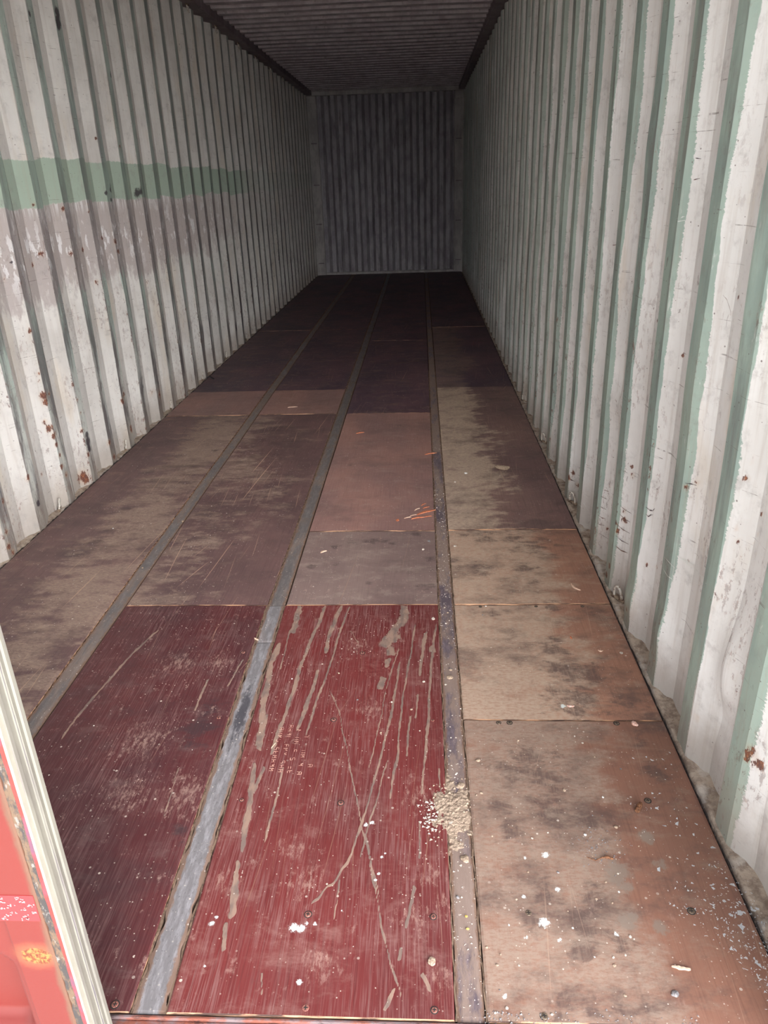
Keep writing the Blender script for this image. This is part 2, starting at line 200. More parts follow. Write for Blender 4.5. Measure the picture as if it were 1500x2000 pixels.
# ---------------------------------------------------------------- floor materials
MUDC = c8(160, 138, 118)
def sheet_mat(name, base, base2, grain=.25, stripe=0.0, dust=.4, dustc=MUDC, scratch=.5, darkc=c8(62, 50, 50), rough=.55, scr_c=c8(176, 142, 118), dthr=.5, edge=True, smudge=.35):
    t = NT(name)
    big = t.noise((3, 1.6, 1), 3); col = t.mix(base, base2, t.ss(big, .35, .65))
    gr = t.noise((240, 5, 1), 3, .6); col = t.mix(col, tuple(v*.45 for v in base), t.mul(t.ss(gr, .45, .75), grain))
    if stripe:
        st = t.noise((300, 9, 1), 3, .6, dist=.3); mod = t.noise((5, 3.5, 1), 4, .6, off=(3, 1, 0))
        k = t.mul(t.ss(st, .44, .62), t.ss(mod, .32, .68, .22, 1.0))
        wv = t.noise((95, 3, 1), 2, .5); k = t.mul(k, t.ss(wv, .3, .6, .45, 1))
        col = t.mix(col, c8(160, 126, 120), t.mul(k, stripe))
    # trampled dust
    dn = t.noise((5.5, 11, 1), 7, .68, off=(7, 2, 0)); db = t.attr('dust')
    dfac = t.ss(t.add(dn, t.mul(db, .20)), dthr, dthr+.20)
    fine = t.noise((60, 150, 1), 6, .75); dfac = t.mul(dfac, t.ss(fine, .34, .58, .30, 1.0))
    col = t.mix(col, dustc, t.mul(dfac, dust))
    # dark scuffs: ragged noise, denser round the noted places
    dk = t.attr('dark'); bn = t.noise((13, 24, 1), 8, .74, off=(1, 9, 4), dist=.4)
    dkf = t.ss(t.add(bn, t.mul(dk, .27)), .60, .78)
    gr2 = t.noise((200, 12, 1), 3, .6, off=(3, 3, 3)); dkf = t.mul(dkf, t.ss(gr2, .25, .6, .55, 1.0)); col = t.mix(col, darkc, t.mul(dkf, .8))
    wide = t.noise((3.2, 5, 1), 7, .72, off=(6, 1, 2)); col = t.mix(col, darkc, t.mul(t.ss(wide, .46, .68), smudge))
    dn2 = t.noise((9, 15, 1), 8, .75, off=(2, 7, 5), dist=.3); col = t.mix(col, dustc, t.mul(t.mul(t.ss(dn2, .52, .68), dust), t.ss(t.add(db, .8), .3, 1.0, .15, .8)))
    # scratches along the length, in two slants
    for rot, th, sc in ((.10, .69, (120, .9, 1)), (-.06, .70, (170, 1.3, 1)), (.32, .735, (90, 1.6, 1))):
        s_ = t.noise(sc, 2, .5, rot=rot, off=(rot*40, 0, 0), dist=.15)
        col = t.mix(col, scr_c, t.mul(t.ss(s_, th, th+.05), scratch))
    # faint smear
    sm = t.attr('smear'); sn = t.noise((60, 60, 1), 6, .75); sn3 = t.noise((90, 30, 1), 7, .8, off=(5, 5, 0)); col = t.mix(col, c8(214, 182, 164), t.mul(t.ss(t.add(sn3, t.mul(sm, .17)), .60, .74), t.ss(sm, 0, .4, 0, .32)))
    sn4 = t.noise((26, 16, 1), 8, .78, off=(8, 5, 0)); col = t.mix(col, c8(196, 164, 150), t.mul(t.ss(sn4, .57, .68), .38*dust/.3 if dust < .5 else .2))
    # grey cement-like dust patches
    gp = t.attr('grey'); gn = t.noise((34, 28, 1), 8, .78, off=(3, 3, 0)); col = t.mix(col, c8(140, 126, 113), t.mul(t.ss(t.add(gp, t.mul(t.sub(gn, .5), 2.4)), .36, .72), t.ss(gp, 0, .2, 0, .75)))
    # dried mud
    mu = t.attr('mud'); mn = t.noise((110, 60, 1), 5, .65); mf = t.ss(t.add(mu, t.mul(t.sub(mn, .5), .7)), .42, .56)
    mf = t.mul(mf, t.ss(mu, 0.0, .1)); mcol = t.mix(c8(158, 132, 114), c8(124, 108, 98), t.ss(t.noise((30, 12, 1), 4, .6), .4, .62))
    col = t.mix(col, mcol, t.mul(mf, .88))
    # grit specks
    sp1 = t.specks(170, .86, .28); sp2 = t.specks(75, .93, .24, (5, 3, 0)); spm = t.noise((4, 4, 1), 4, .6, off=(2, 8, 0))
    col = t.mix(col, c8(214, 200, 184), t.mul(t.mx(sp1, sp2), t.ss(spm, .38, .6, .15, .85)))
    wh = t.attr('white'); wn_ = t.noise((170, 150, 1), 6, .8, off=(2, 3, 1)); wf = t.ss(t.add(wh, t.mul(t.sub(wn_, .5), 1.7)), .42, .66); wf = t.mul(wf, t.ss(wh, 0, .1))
    col = t.mix(col, c8(226, 232, 226), wf)  # white paint dots, plus glare put into the colour on tan sheets
    t.bump(t.add(t.mul(gr, .25), t.add(t.mul(mf, .8), t.mul(dn, .5))), .0012, .5)
    ro = t.mix((rough,)*3, (.9,)*3, t.mx(t.mul(dfac, dust), mf))
    return t.done(col, ro, spec=.35)

M_red = sheet_mat('red_film_faced_plywood', c8(116, 49, 47), c8(102, 45, 44), grain=.5, stripe=.5, dust=.25, scratch=.3, rough=.5, dthr=.56, dustc=c8(180, 146, 134), smudge=.14, darkc=c8(106, 62, 60))
M_redB = sheet_mat('worn_red_plywood', c8(92, 44, 45), c8(80, 45, 48), grain=.5, stripe=.38, dust=.34, scratch=.45, rough=.5, dthr=.54, dustc=c8(132, 112, 106), smudge=.4, darkc=c8(68, 52, 54))
M_brown = sheet_mat('dark_brown_plywood', c8(120, 92, 88), c8(104, 80, 78), grain=.55, dust=.72, scratch=.85, dthr=.46, dustc=c8(172, 149, 130), scr_c=c8(196, 160, 132), smudge=.55, darkc=c8(88, 70, 68))
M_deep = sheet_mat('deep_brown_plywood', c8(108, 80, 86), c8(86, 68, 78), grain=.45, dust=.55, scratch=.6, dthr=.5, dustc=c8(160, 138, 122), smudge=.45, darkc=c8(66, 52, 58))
M_pink = sheet_mat('pinkish_brown_plywood', c8(166, 126, 115), c8(146, 114, 108), grain=.4, dust=.35, scratch=.18, dthr=.52, dustc=c8(186, 164, 150), smudge=.5, darkc=c8(112, 90, 86))
M_grey = sheet_mat('grey_brown_plywood', c8(144, 122, 114), c8(132, 110, 104), grain=.3, dust=.42, scratch=.3, dthr=.5, dustc=c8(186, 168, 152), smudge=.3, darkc=c8(88, 72, 70))
M_tan = sheet_mat('tan_plywood', c8(150, 107, 88), c8(134, 98, 82), grain=.4, dust=.8, scratch=.3, dthr=.47, dustc=c8(162, 142, 125), scr_c=c8(192, 158, 134), darkc=c8(92, 74, 68), smudge=.85)
M_tan2 = sheet_mat('dusty_tan_plywood', c8(176, 130, 106), c8(160, 118, 98), grain=.4, dust=.85, scratch=.3, dthr=.45, dustc=c8(192, 170, 148), scr_c=c8(206, 172, 146), darkc=c8(98, 80, 74), smudge=.75)
M_brown2 = sheet_mat('dusty_brown_plywood', c8(140, 110, 102), c8(122, 96, 92), grain=.55, dust=.85, scratch=.6, dthr=.44, dustc=c8(204, 182, 158), scr_c=c8(206, 172, 144), smudge=.6, darkc=c8(88, 72, 70))
t = NT('raw_plywood_edge'); M_edge = t.done(t.mix(c8(206, 160, 124), c8(78, 56, 48), t.ss(t.noise((14, 60, 300), 4, .6), .40, .58)), .85)
t = NT('black_gap'); M_black = t.done((.012, .01, .01), .95, spec=.1)

def strip_mat(name, base, lite, dirt=.6, shine=.45, metal=.35):
    t = NT(name); n = t.noise((70, 14, 1), 6, .7); col = t.mix(base, lite, t.ss(n, .42, .7))
    pit = t.noise((160, 130, 1), 3, .6); col = t.mix(col, tuple(v*.35 for v in base), t.ss(pit, .58, .72, 0, .6))
    dk = t.attr('dk'); col = t.mix(col, c8(66, 64, 70), t.mul(t.ss(t.add(t.mul(dk, .4), t.noise((90, 22, 1), 6, .75, off=(5, 5, 5))), .62, .82), .85))
    d = t.noise((24, 7, 1), 7, .7, off=(4, 4, 0)); db = t.attr('dust'); df = t.ss(t.add(d, t.mul(db, .4)), .48, .66)
    col = t.mix(col, c8(150, 128, 112), t.mul(df, dirt))
    ed = t.attr('rim'); rf = t.ss(t.add(ed, t.mul(t.sub(t.noise((60, 30, 1), 5, .7), .5), 1.3)), .5, .8); col = t.mix(col, c8(128, 98, 78), t.mul(rf, .8))
    sp = t.specks(150, .75, .32); col = t.mix(col, c8(214, 202, 188), t.mul(sp, t.ss(d, .4, .65, .2, .9)))
    t.bump(t.add(n, t.mul(df, .6)), .0015, .6)
    return t.done(col, t.mix((shine,)*3, (.85,)*3, df), metal, .5)
M_bright_steel = strip_mat('scuffed_bare_steel', c8(122, 118, 118), c8(160, 156, 157), .25, .42, .0)
M_dark_steel = strip_mat('dull_dark_steel', c8(104, 98, 96), c8(126, 120, 116), .45, .5, .0)
M_dusty_steel = strip_mat('dusty_purple_grey_steel', c8(96, 84, 90), c8(126, 112, 116), .75, .55, .0)

# ---------------------------------------------------------------- floor sheets
def slab(name, x0, x1, y0, y1, top, th, res, mat, parent=None, edge=M_edge, ragged=0.0, skew=None, **props):
    nx = max(2, int(round((x1-x0)/res))+1); ny = max(2, int(round((y1-y0)/res))+1)
    xs = np.linspace(x0, x1, nx); ys = np.linspace(y0, y1, ny)
    if edge is M_edge: ys = np.sort(np.concatenate([ys, [y0+.0022, y1-.0022]])); ny += 2
    X, Y = np.meshgrid(xs, ys); Z = np.full_like(X, 0.0)
    d = np.minimum(np.minimum(X-x0, x1-X), np.minimum(Y-y0, y1-Y)); Z -= np.where(d < 1e-6, .0012, 0)
    Z += .0007*np.sin(X*9+Y*3)+.0006*np.sin(Y*7+1)
    if ragged:
        j = (np.sin(ys*61)+np.sin(ys*23+1)+.7*np.sin(ys*131))*ragged*.33
        X[:, 0] -= j; X[:, -1] += np.roll(j, 7)
    if skew:
        dx = np.where(Y < 1.431, .0175*(1-Y/1.43)-.003*Y/1.43, 0.0)
        wgt = {'L': (x1-X)/(x1-x0), 'R': (X-x0)/(x1-x0), 'S': 1.0}[skew]; X = X+dx*wgt
    V = np.stack([X.ravel(), Y.ravel(), Z.ravel()], 1); P = V[:, :2].copy()
    idx = np.arange(nx*ny).reshape(ny, nx)
    F = np.stack([idx[:-1, :-1].ravel(), idx[:-1, 1:].ravel(), idx[1:, 1:].ravel(), idx[1:, :-1].ravel()], 1).tolist(); nt = len(F)
    ring = list(idx[0, :])+list(idx[1:, -1])+list(idx[-1, -2::-1])+list(idx[-2:0:-1, 0]); n0 = len(V)
    B = V[ring].copy(); B[:, 2] = -th; V = np.vstack([V, B]); nr = len(ring)
    for i in range(nr):
        j = (i+1) % nr; F.append((ring[j], ring[i], n0+i, n0+j))
    F.append(tuple(n0+i for i in range(nr))[::-1])
    V = V-np.array([x0, y0, 0])
    mi = [0]*nt+[1]*(nr+1)
    if edge is M_edge:
        for i in range(nx-1): mi[i] = 1; mi[nt-1-i] = 1
    me = mesh(name, V, F, (mat, edge), mi)
    return link(name, me, parent, (x0, y0, top), **props), np.vstack([P, P[ring]])
def put(o, P, **fields):
    for k in ('mud', 'smear', 'dark', 'grey', 'white', 'dust'):
        fattr(o.data, k, fields.get(k, np.zeros(len(P))))

G = .0015
ST = [(-.620, -.559), (-.041, .026), (.569, .626)]       # the three steel strips between the sheet columns
XA, XB, XC, XD = (-1.178, -.621), (-.558, -.042), (.027, .568), (.627, 1.170)
def noise2(P, k, seed):
    g = np.random.default_rng(seed); out = np.zeros(len(P))
    for i in range(7):
        a = g.uniform(0, 6.28); fr = k*g.uniform(.6, 2.2); out += np.sin((P[:, 0]*math.cos(a)+P[:, 1]*math.sin(a))*fr+g.uniform(0, 6.28))
    return out/7
def sstep(v, a, b): t_ = np.clip((v-a)/(b-a), 0, 1); return t_*t_*(3-2*t_)
SHEETS = [  # x range, y range, top, material, resolution, label
 (XA, (0.0, 3.838), 0.0, M_brown, .012, 'long dusty dark brown plywood sheet running along the left wall, nearest the door', 'A'),
 (XA, (3.842, 4.455), .002, M_pink, .02, 'short lighter brown plywood sheet against the left wall, between two dark sheets', 'A2'),
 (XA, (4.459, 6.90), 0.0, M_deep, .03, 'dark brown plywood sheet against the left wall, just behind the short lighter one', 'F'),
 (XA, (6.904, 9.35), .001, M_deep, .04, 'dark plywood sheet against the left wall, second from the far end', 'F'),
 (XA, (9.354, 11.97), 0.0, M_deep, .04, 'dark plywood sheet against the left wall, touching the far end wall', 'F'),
 (XB, (0.0, 1.430), .001, M_redB, .0035, 'dull dark red plywood sheet beside the closed door leaf, left of the shiny steel strip', 'B'),
 (XB, (1.434, 3.838), 0.0, M_brown, .010, 'long scratched dark brown plywood sheet directly behind the left dark red sheet', 'B1'),
 (XB, (3.842, 4.455), .0015, M_pink, .02, 'short lighter brown plywood sheet with a pale chip, second from the left wall', 'A2'),
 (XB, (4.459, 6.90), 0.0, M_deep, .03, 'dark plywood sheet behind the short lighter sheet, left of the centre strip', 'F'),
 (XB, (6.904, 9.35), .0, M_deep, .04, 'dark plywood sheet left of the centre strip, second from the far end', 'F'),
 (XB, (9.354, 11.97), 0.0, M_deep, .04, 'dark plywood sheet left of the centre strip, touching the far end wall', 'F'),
 (XC, (0.0, 1.430), .0015, M_red, .0028, 'bright red ribbed plywood sheet streaked with dried mud, right of the shiny steel strip', 'C'),
 (XC, (1.434, 2.040), 0.0, M_grey, .006, 'short grey-brown plywood sheet with dark spots, directly behind the bright red sheet', 'C1'),
 (XC, (2.044, 3.828), .001, M_pink, .008, 'long pinkish-brown plywood sheet with orange splinters, in the middle of the floor', 'C2'),
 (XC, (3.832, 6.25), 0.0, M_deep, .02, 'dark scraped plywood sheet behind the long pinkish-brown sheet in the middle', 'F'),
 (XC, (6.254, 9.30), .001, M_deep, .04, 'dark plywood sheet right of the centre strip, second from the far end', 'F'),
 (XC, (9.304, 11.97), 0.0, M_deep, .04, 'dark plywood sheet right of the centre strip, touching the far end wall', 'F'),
 (XD, (0.0, .812), .001, M_tan, .005, 'tan plywood sheet with smeared dust and painted-in glare spots, nearest the door on the right', 'D'),
 (XD, (.816, 1.430), -.001, M_tan2, .005, 'dusty tan plywood sheet with black scuffs, second from the door along the right wall', 'D'),
 (XD, (1.434, 2.040), .001, M_tan2, .006, 'light tan plywood sheet with round dark stains, third from the door along the right wall', 'D3'),
 (XD, (2.044, 4.45), .003, M_brown2, .010, 'long dark brown plywood sheet with dusty left half along the right wall', 'D4'),
 (XD, (4.454, 6.90), 0.0, M_deep, .03, 'dark plywood sheet by the right wall, behind the long half-dusty one', 'D5'),
 (XD, (6.904, 9.35), .001, M_deep, .04, 'dark plywood sheet by the right wall, second from the far end', 'F'),
 (XD, (9.354, 11.97), 0.0, M_deep, .04, 'dark plywood sheet by the right wall, touching the far end wall', 'F'),
]
sheet_of = {}
for (xa, xb), (ya, yb), top, mat, res, label, kind in SHEETS:
    o, P = slab('plywood_sheet', xa, xb, ya, yb, top, .028, res, mat, skew={'B': 'R', 'C': 'L'}.get(kind), label=label, category='floor sheet', group='plywood sheets of the floor')
    sheet_of[(xa, ya)] = o
    u_ = (P[:, 0]-xa)/(xb-xa); fl = dict()
    if kind in 'BC' or kind in ('D', 'D3', 'C1', 'C2', 'D4', 'A', 'B1'):
        fl['dark'] = dot_field(P, DARK, 3.2 if kind in ('D', 'D3') else 2.2)
    if kind in ('B', 'C'): fl['mud'] = seg_field(P, MUD); fl['smear'] = dot_field(P, SMEAR, 3.4)
    if kind in ('B', 'C', 'D'): fl['white'] = dot_field(P, WHITE_AND_GLARE)
    w = noise2(P, 9, 3)
    if kind == 'D':
        fl['grey'] = dot_field(P, GREY); fl['dust'] = 1.0-1.25*sstep(u_+.12*w, .45, .80)
    elif kind == 'D3': fl['dust'] = 1.0-1.3*sstep(u_+.1*w, .55, .85)
    elif kind in ('D4', 'D5'): fl['dust'] = .9-1.9*sstep(u_+.3*w+.1*noise2(P, 60, 9), .25, .8)
    elif kind == 'A': fl['dust'] = 1.0*np.exp(-((u_-.78)/.28)**2)*(.7+.6*w)-.35*(1-sstep(u_, .25, .5))
    elif kind == 'B1': fl['dust'] = .35-1.0*u_+.7*w
    elif kind == 'A2': fl['dust'] = .1*w
    elif kind == 'F': fl['dust'] = .15*w
    elif kind == 'C': fl['dust'] = .35*(1-sstep(P[:, 1], 0, .35))+.2*w
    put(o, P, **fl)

def steel(x0, x1, y0, y1, top, mat, res, label, dustv=None, **kw):
    o, P = slab('steel_strip', x0, x1, y0, y1, top, .02, res, mat, edge=mat, ragged=kw.get('ragged', 0), skew='S' if kw.get('ragged') else None, label=label, category='floor strip', group='steel strips between the floor sheets')
    sk = np.where(P[:, 1] < 1.431, .0175*(1-P[:, 1]/1.43)-.003*P[:, 1]/1.43, 0) if kw.get('ragged') else 0
    u_ = (P[:, 0]-sk-x0)/(x1-x0); fattr(o.data, 'dk', np.exp(-((P[:, 1]-.84)/.14)**2-((u_-.5)/.3)**2) if kw.get('ragged') else np.zeros(len(P))); fattr(o.data, 'rim', np.clip(np.abs(u_-.5)*2, 0, 1)**2*kw.get('rim', .9))
    fattr(o.data, 'dust', dustv(P) if dustv else np.zeros(len(P)))
    return o
steel(-.036, .021, .0, 1.196, .0, M_bright_steel, .006, 'shiny scuffed grey steel strip between the two red sheets, nearest the door', lambda P: -.25+.3*noise2(P, 20, 4), ragged=.006, rim=1.15)
steel(-.036, .021, 1.200, 1.430, .0, M_bright_steel, .006, 'short shiny steel strip piece just behind the cut across the centre strip', lambda P: -.1+.3*noise2(P, 20, 5), ragged=.004, rim=1.1)
steel(-.036, .021, 1.432, 11.97, -.001, M_dark_steel, .02, 'long dull dark steel strip running down the middle behind the red sheets', lambda P: .0+.3*noise2(P, 10, 6))
steel(-.616, -.563, .0, 11.97, -.001, M_dark_steel, .02, 'dark grey steel strip between the two left columns of sheets', lambda P: .15+.4*noise2(P, 8, 7)+.15*sstep(P[:, 1], 2, 4))
steel(.573, .622, .0, 11.97, -.001, M_dusty_steel, .01, 'dirty purple-grey steel strip covered in grit, between red and tan sheets', lambda P: .30+.7*noise2(P, 9, 8))
# packed dirt seams beside the strips
t = NT('packed_seam_dirt'); n_ = t.noise(60, 6, .7); M_seam = t.done(t.mix(c8(128, 106, 88), c8(84, 68, 58), t.ss(n_, .45, .66)), .95, spec=.2); 
def seam(x, y0, y1, w, label, z=-.004):
    n = int((y1-y0)/.02); V = []; F = []
    for i in range(n+1):
        y = y0+(y1-y0)*i/n; j = .0015*math.sin(i*1.7)+.001*math.sin(i*.61)+(.0175*(1-y/1.43)-.003*y/1.43 if y1 < 1.44 else 0); h = z+.0035+.0015*math.sin(i*.9)*math.sin(i*.23)
        V += [(x-w+j, y, -.018), (x-w*.6+j, y, h), (x+w*.6+j, y, h), (x+w+j, y, -.018)]
    for i in range(n):
        for k in range(3): F.append((i*4+k, i*4+k+1, i*4+4+k+1, i*4+4+k))
    return link('packed_dirt', mesh('packed_dirt', V, F, (M_seam,)), label=label, category='dirt', kind='stuff')
seam(-.0385, 0, 1.43, .0035, 'thin line of dirt along the left side of the shiny strip'); seam(.0240, 0, 1.43, .0035, 'thin line of dirt along the right side of the shiny strip')
seam(-.0385, 1.43, 7, .0025, 'thin pale dirt line left of the dark centre strip'); seam(.5705, 0, 5, .0028, 'dirt line left of the gritty right strip'); seam(.6245, 0, 5, .0028, 'dirt line right of the gritty right strip')

box('floor', -1.30, 1.30, -.0, 12.05, -.12, -.030, M_black, kind='structure')
# ---------------------------------------------------------------- corrugated walls
XI, XO, ZT, LEN = 1.190, 1.226, 2.615, 11.96
def wall_mat(name, side):
    t = NT(name); s_ = t.attr('s'); cid = t.attr('cid'); X, Y, Z = t.xyz()
    n1 = t.noise((4, 4, 3), 5, .6); n2 = t.noise((30, 30, 14), 5, .65)
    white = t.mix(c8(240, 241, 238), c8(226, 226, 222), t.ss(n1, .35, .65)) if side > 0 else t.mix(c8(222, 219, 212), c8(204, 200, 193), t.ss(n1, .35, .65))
    white = t.mix(white, c8(212, 196, 172), t.mul(t.ss(t.noise((6, 6, 1.6), 5, .6, off=(5, 0, 2)), .52, .72), .45))
    green = t.mix(c8(170, 190, 178), c8(156, 176, 167), t.ss(n1, .4, .6))
    zt = t.noise((9, 9, 9), 5, .7, off=(0, 3, 1)); zl = t.noise((2.2, 2.2, 1.6), 3, .6, off=(2, 0, 6))
    # ragged edge of the green paint on each rib
    if side > 0:
        lim = t.add(t.add(.060, t.mul(cid, .022)), t.add(t.mul(t.sub(zt, .5), .022), t.mul(t.sub(zl, .5), .07)))
        lim = t.add(lim, t.mul(t.mul(t.sub(t.noise((70, 70, 150), 4, .8, off=(2, 2, 2)), .5), .030), t.ss(t.noise((3, 3, 3), 2, .5, off=(6, 6, 6)), .42, .55)))
        lim = t.add(lim, t.mul(t.ss(Z, .05, .40), .012)); far = t.ss(Y, 1.5, 6.0, 1.0, .55)
    else:
        lim = t.add(.058, t.mul(t.sub(zt, .5), .018)); lim = t.add(lim, t.mul(t.sub(zl, .5), .05)); far = t.mul(t.ss(Z, .35, .8, .35, .9), t.ss(Y, 3.0, 8.0, .9, .55))
    gm = t.mul(t.ss(t.sub(lim, s_), -.0015, .0015), far)
    gm = t.mul(gm, t.ss(t.noise((40, 40, 12), 4, .7, off=(8, 8, 0)), .28, .36, .55, 1))
    col = t.mix(white, green, gm)
    # pale rub marks in the green
    rub = t.noise((90, 160, 5), 3, .6, off=(1, 4, 4)); col = t.mix(col, c8(205, 212, 202), t.mul(t.ss(rub, .66, .74), t.mul(gm, .7)))
    onin = t.ss(s_, .064, .068, 1.0, 0.0)
    if side < 0:
        # painted green band and the flaking zone below it
        wob = t.add(t.mul(t.sub(t.noise((1, 3.2, 1), 2, .5), .5), .09), t.mul(t.sub(t.noise((60, 60, 4), 3, .6), .5), .018))
        top = t.ss(t.add(Z, wob), 1.525, 1.530, 1.0, 0.0); low = t.ss(t.add(Z, t.mul(wob, 1.0)), 1.325, 1.333)
        bandm = t.mul(t.mul(top, low), t.ss(Y, 6.6, 7.6, 1.0, .25)); 
        zone = t.mul(t.ss(t.add(t.add(Z, t.mul(wob, 2.0)), t.mul(t.sub(t.noise((14, 14, 6), 6, .7, off=(6, 6, 6)), .5), .5)), .90, .97), t.ss(t.add(Z, wob), 1.325, 1.333, 1.0, 0.0)); zone = t.mul(zone, t.ss(Y, 5.0, 7.5, 1.0, .2))
        col = t.mix(col, c8(180, 170, 165), t.mul(zone, .88)); col = t.mix(col, c8(160, 152, 150), t.mul(t.mul(zone, onin), .6))
        fl_ = t.noise((26, 26, 9), 5, .6, off=(3, 6, 3)); core = t.ss(Z, .88, 1.12); core2 = t.ss(Z, 1.12, 1.32, 1.0, .35)
        drip = t.noise((120, 120, 5), 2, .5); dz = t.mul(t.ss(Z, 1.255, 1.325), t.ss(drip, .5, .56))
        flake = t.mx(t.mul(t.ss(fl_, .565, .58), t.mul(core, core2)), t.mul(dz, .8)); col = t.mix(col, c8(232, 230, 228), t.mul(t.mul(flake, zone), .85))
        col = t.mix(col, c8(164, 182, 164), t.mul(bandm, .93)); col = t.mix(col, c8(142, 160, 150), t.mul(t.mul(bandm, onin), .5))
        # grimy grey-violet scuffs on the ribs
        grime = t.noise((10, 10, 1.6), 6, .7, off=(9, 2, 0)); col = t.mix(col, c8(96, 90, 92), t.mul(t.mul(t.ss(grime, .42, .56), onin), t.ss(Z, .3, 1.4, .9, .45)))
        edge = t.ss(t.math('ABSOLUTE', t.sub(s_, .066)), .004, .016, 1.0, 0.0)
    else:
        grime = t.noise((10, 10, 1.6), 6, .7, off=(9, 2, 0)); col = t.mix(col, c8(120, 122, 118), t.mul(t.mul(t.ss(grime, .48, .64), onin), .6))
        edge = t.ss(t.math('ABSOLUTE', t.sub(s_, .066)), .004, .018, 1.0, 0.0)
    # dirt film, darker towards the rail
    streak = t.noise((55, 55, 2.2), 4, .6, off=(6, 1, 3)); col = t.mix(col, c8(170, 156, 140), t.mul(t.ss(streak, .50, .70), .22))
    low = t.add(Z, t.mul(t.sub(zt, .5), .25)); col = t.mix(col, c8(152, 138, 124), t.mul(t.ss(low, .0, .26, 1.0, 0.0), .6))
    sm = t.noise((14, 14, 14), 6, .72, off=(2, 2, 8)); col = t.mix(col, c8(150, 146, 142), t.mul(t.ss(sm, .52, .72), .36))
    # fine scratches, level and slanting
    for rot, sc, th in ((0, (3, 3, 160), .66), (.0, (5, 5, 90), .69), (.0, (30, 30, 24), .70)):
        k = t.noise(sc, 3, .6, off=(sc[0], 1, 1), dist=.4); col = t.mix(col, c8(104, 92, 86), t.mul(t.ss(k, th, th+.03), t.mul(t.ss(n2, .45, .6), .6)))
    pin = t.specks(95, .93, .22); col = t.mix(col, c8(92, 72, 66), t.mul(pin, .7))
    # rust: random along the bends plus the patches seen
    rn = t.noise((60, 60, 30), 6, .75, off=(4, 7, 7)); rz = t.noise((5, 5, 3.0), 4, .6, off=(7, 7, 1))
    auto = t.mul(t.mul(t.ss(rn, .545, .60), t.ss(rz, .48, .57)), t.mul(t.mx(edge, .45), t.ss(Z, .3, 1.8, 1.0, .2)))
    ra = t.attr('rust'); rm = t.mul(t.ss(t.add(ra, t.mul(t.sub(rn, .5), 2.8)), .46, .60), t.ss(ra, 0, .12))
    rust = t.mix(c8(96, 52, 40), c8(156, 92, 52), t.ss(t.noise((150, 150, 90), 3, .6), .50, .68))
    halo = t.ss(ra, .0, .9, 0, .35); col = t.mix(col, c8(200, 160, 120), halo)
    col = t.mix(col, rust, t.mul(t.mx(auto, rm), .92))
    da = t.attr('dark'); col = t.mix(col, c8(58, 50, 56), t.mul(t.ss(t.add(da, t.mul(t.sub(zt, .5), 1.3)), .36, .6), t.ss(da, 0, .12, 0, .9)))
    t.bump(t.add(t.mul(n2, .4), t.mul(gm, .3)), .0012, .35)
    return t.done(col, .55, spec=.35)
def dents(side, Y, Z):
    d = np.zeros_like(Y); g = np.random.default_rng(5+side)
    L = [(.60, .33, .035, .12, .022), (.585, .18, .05, .06, -.014), (.33, .25, .05, .2, .012), (.98, .17, .05, .06, .008), (3.40, 2.06, .03, .03, .02), (1.76, .62, .04, .05, .012), (1.3, .1, .06, .05, .008)] if side > 0 else [(5.0, .35, .05, .12, .018), (2.0, .7, .05, .3, .008)]
    for _ in range(36): L.append((g.uniform(.3, 9), g.uniform(.02, 1.5)**1.0, g.uniform(.03, .09), g.uniform(.05, .3), g.uniform(-.006, .009)))
    for y, z, sy, sz, a in L: d += a*np.exp(-((Y-y)/sy)**2-((Z-z)/sz)**2)
    return d+.002*np.sin(Z*5+Y*2)*np.sin(Y*1.3)
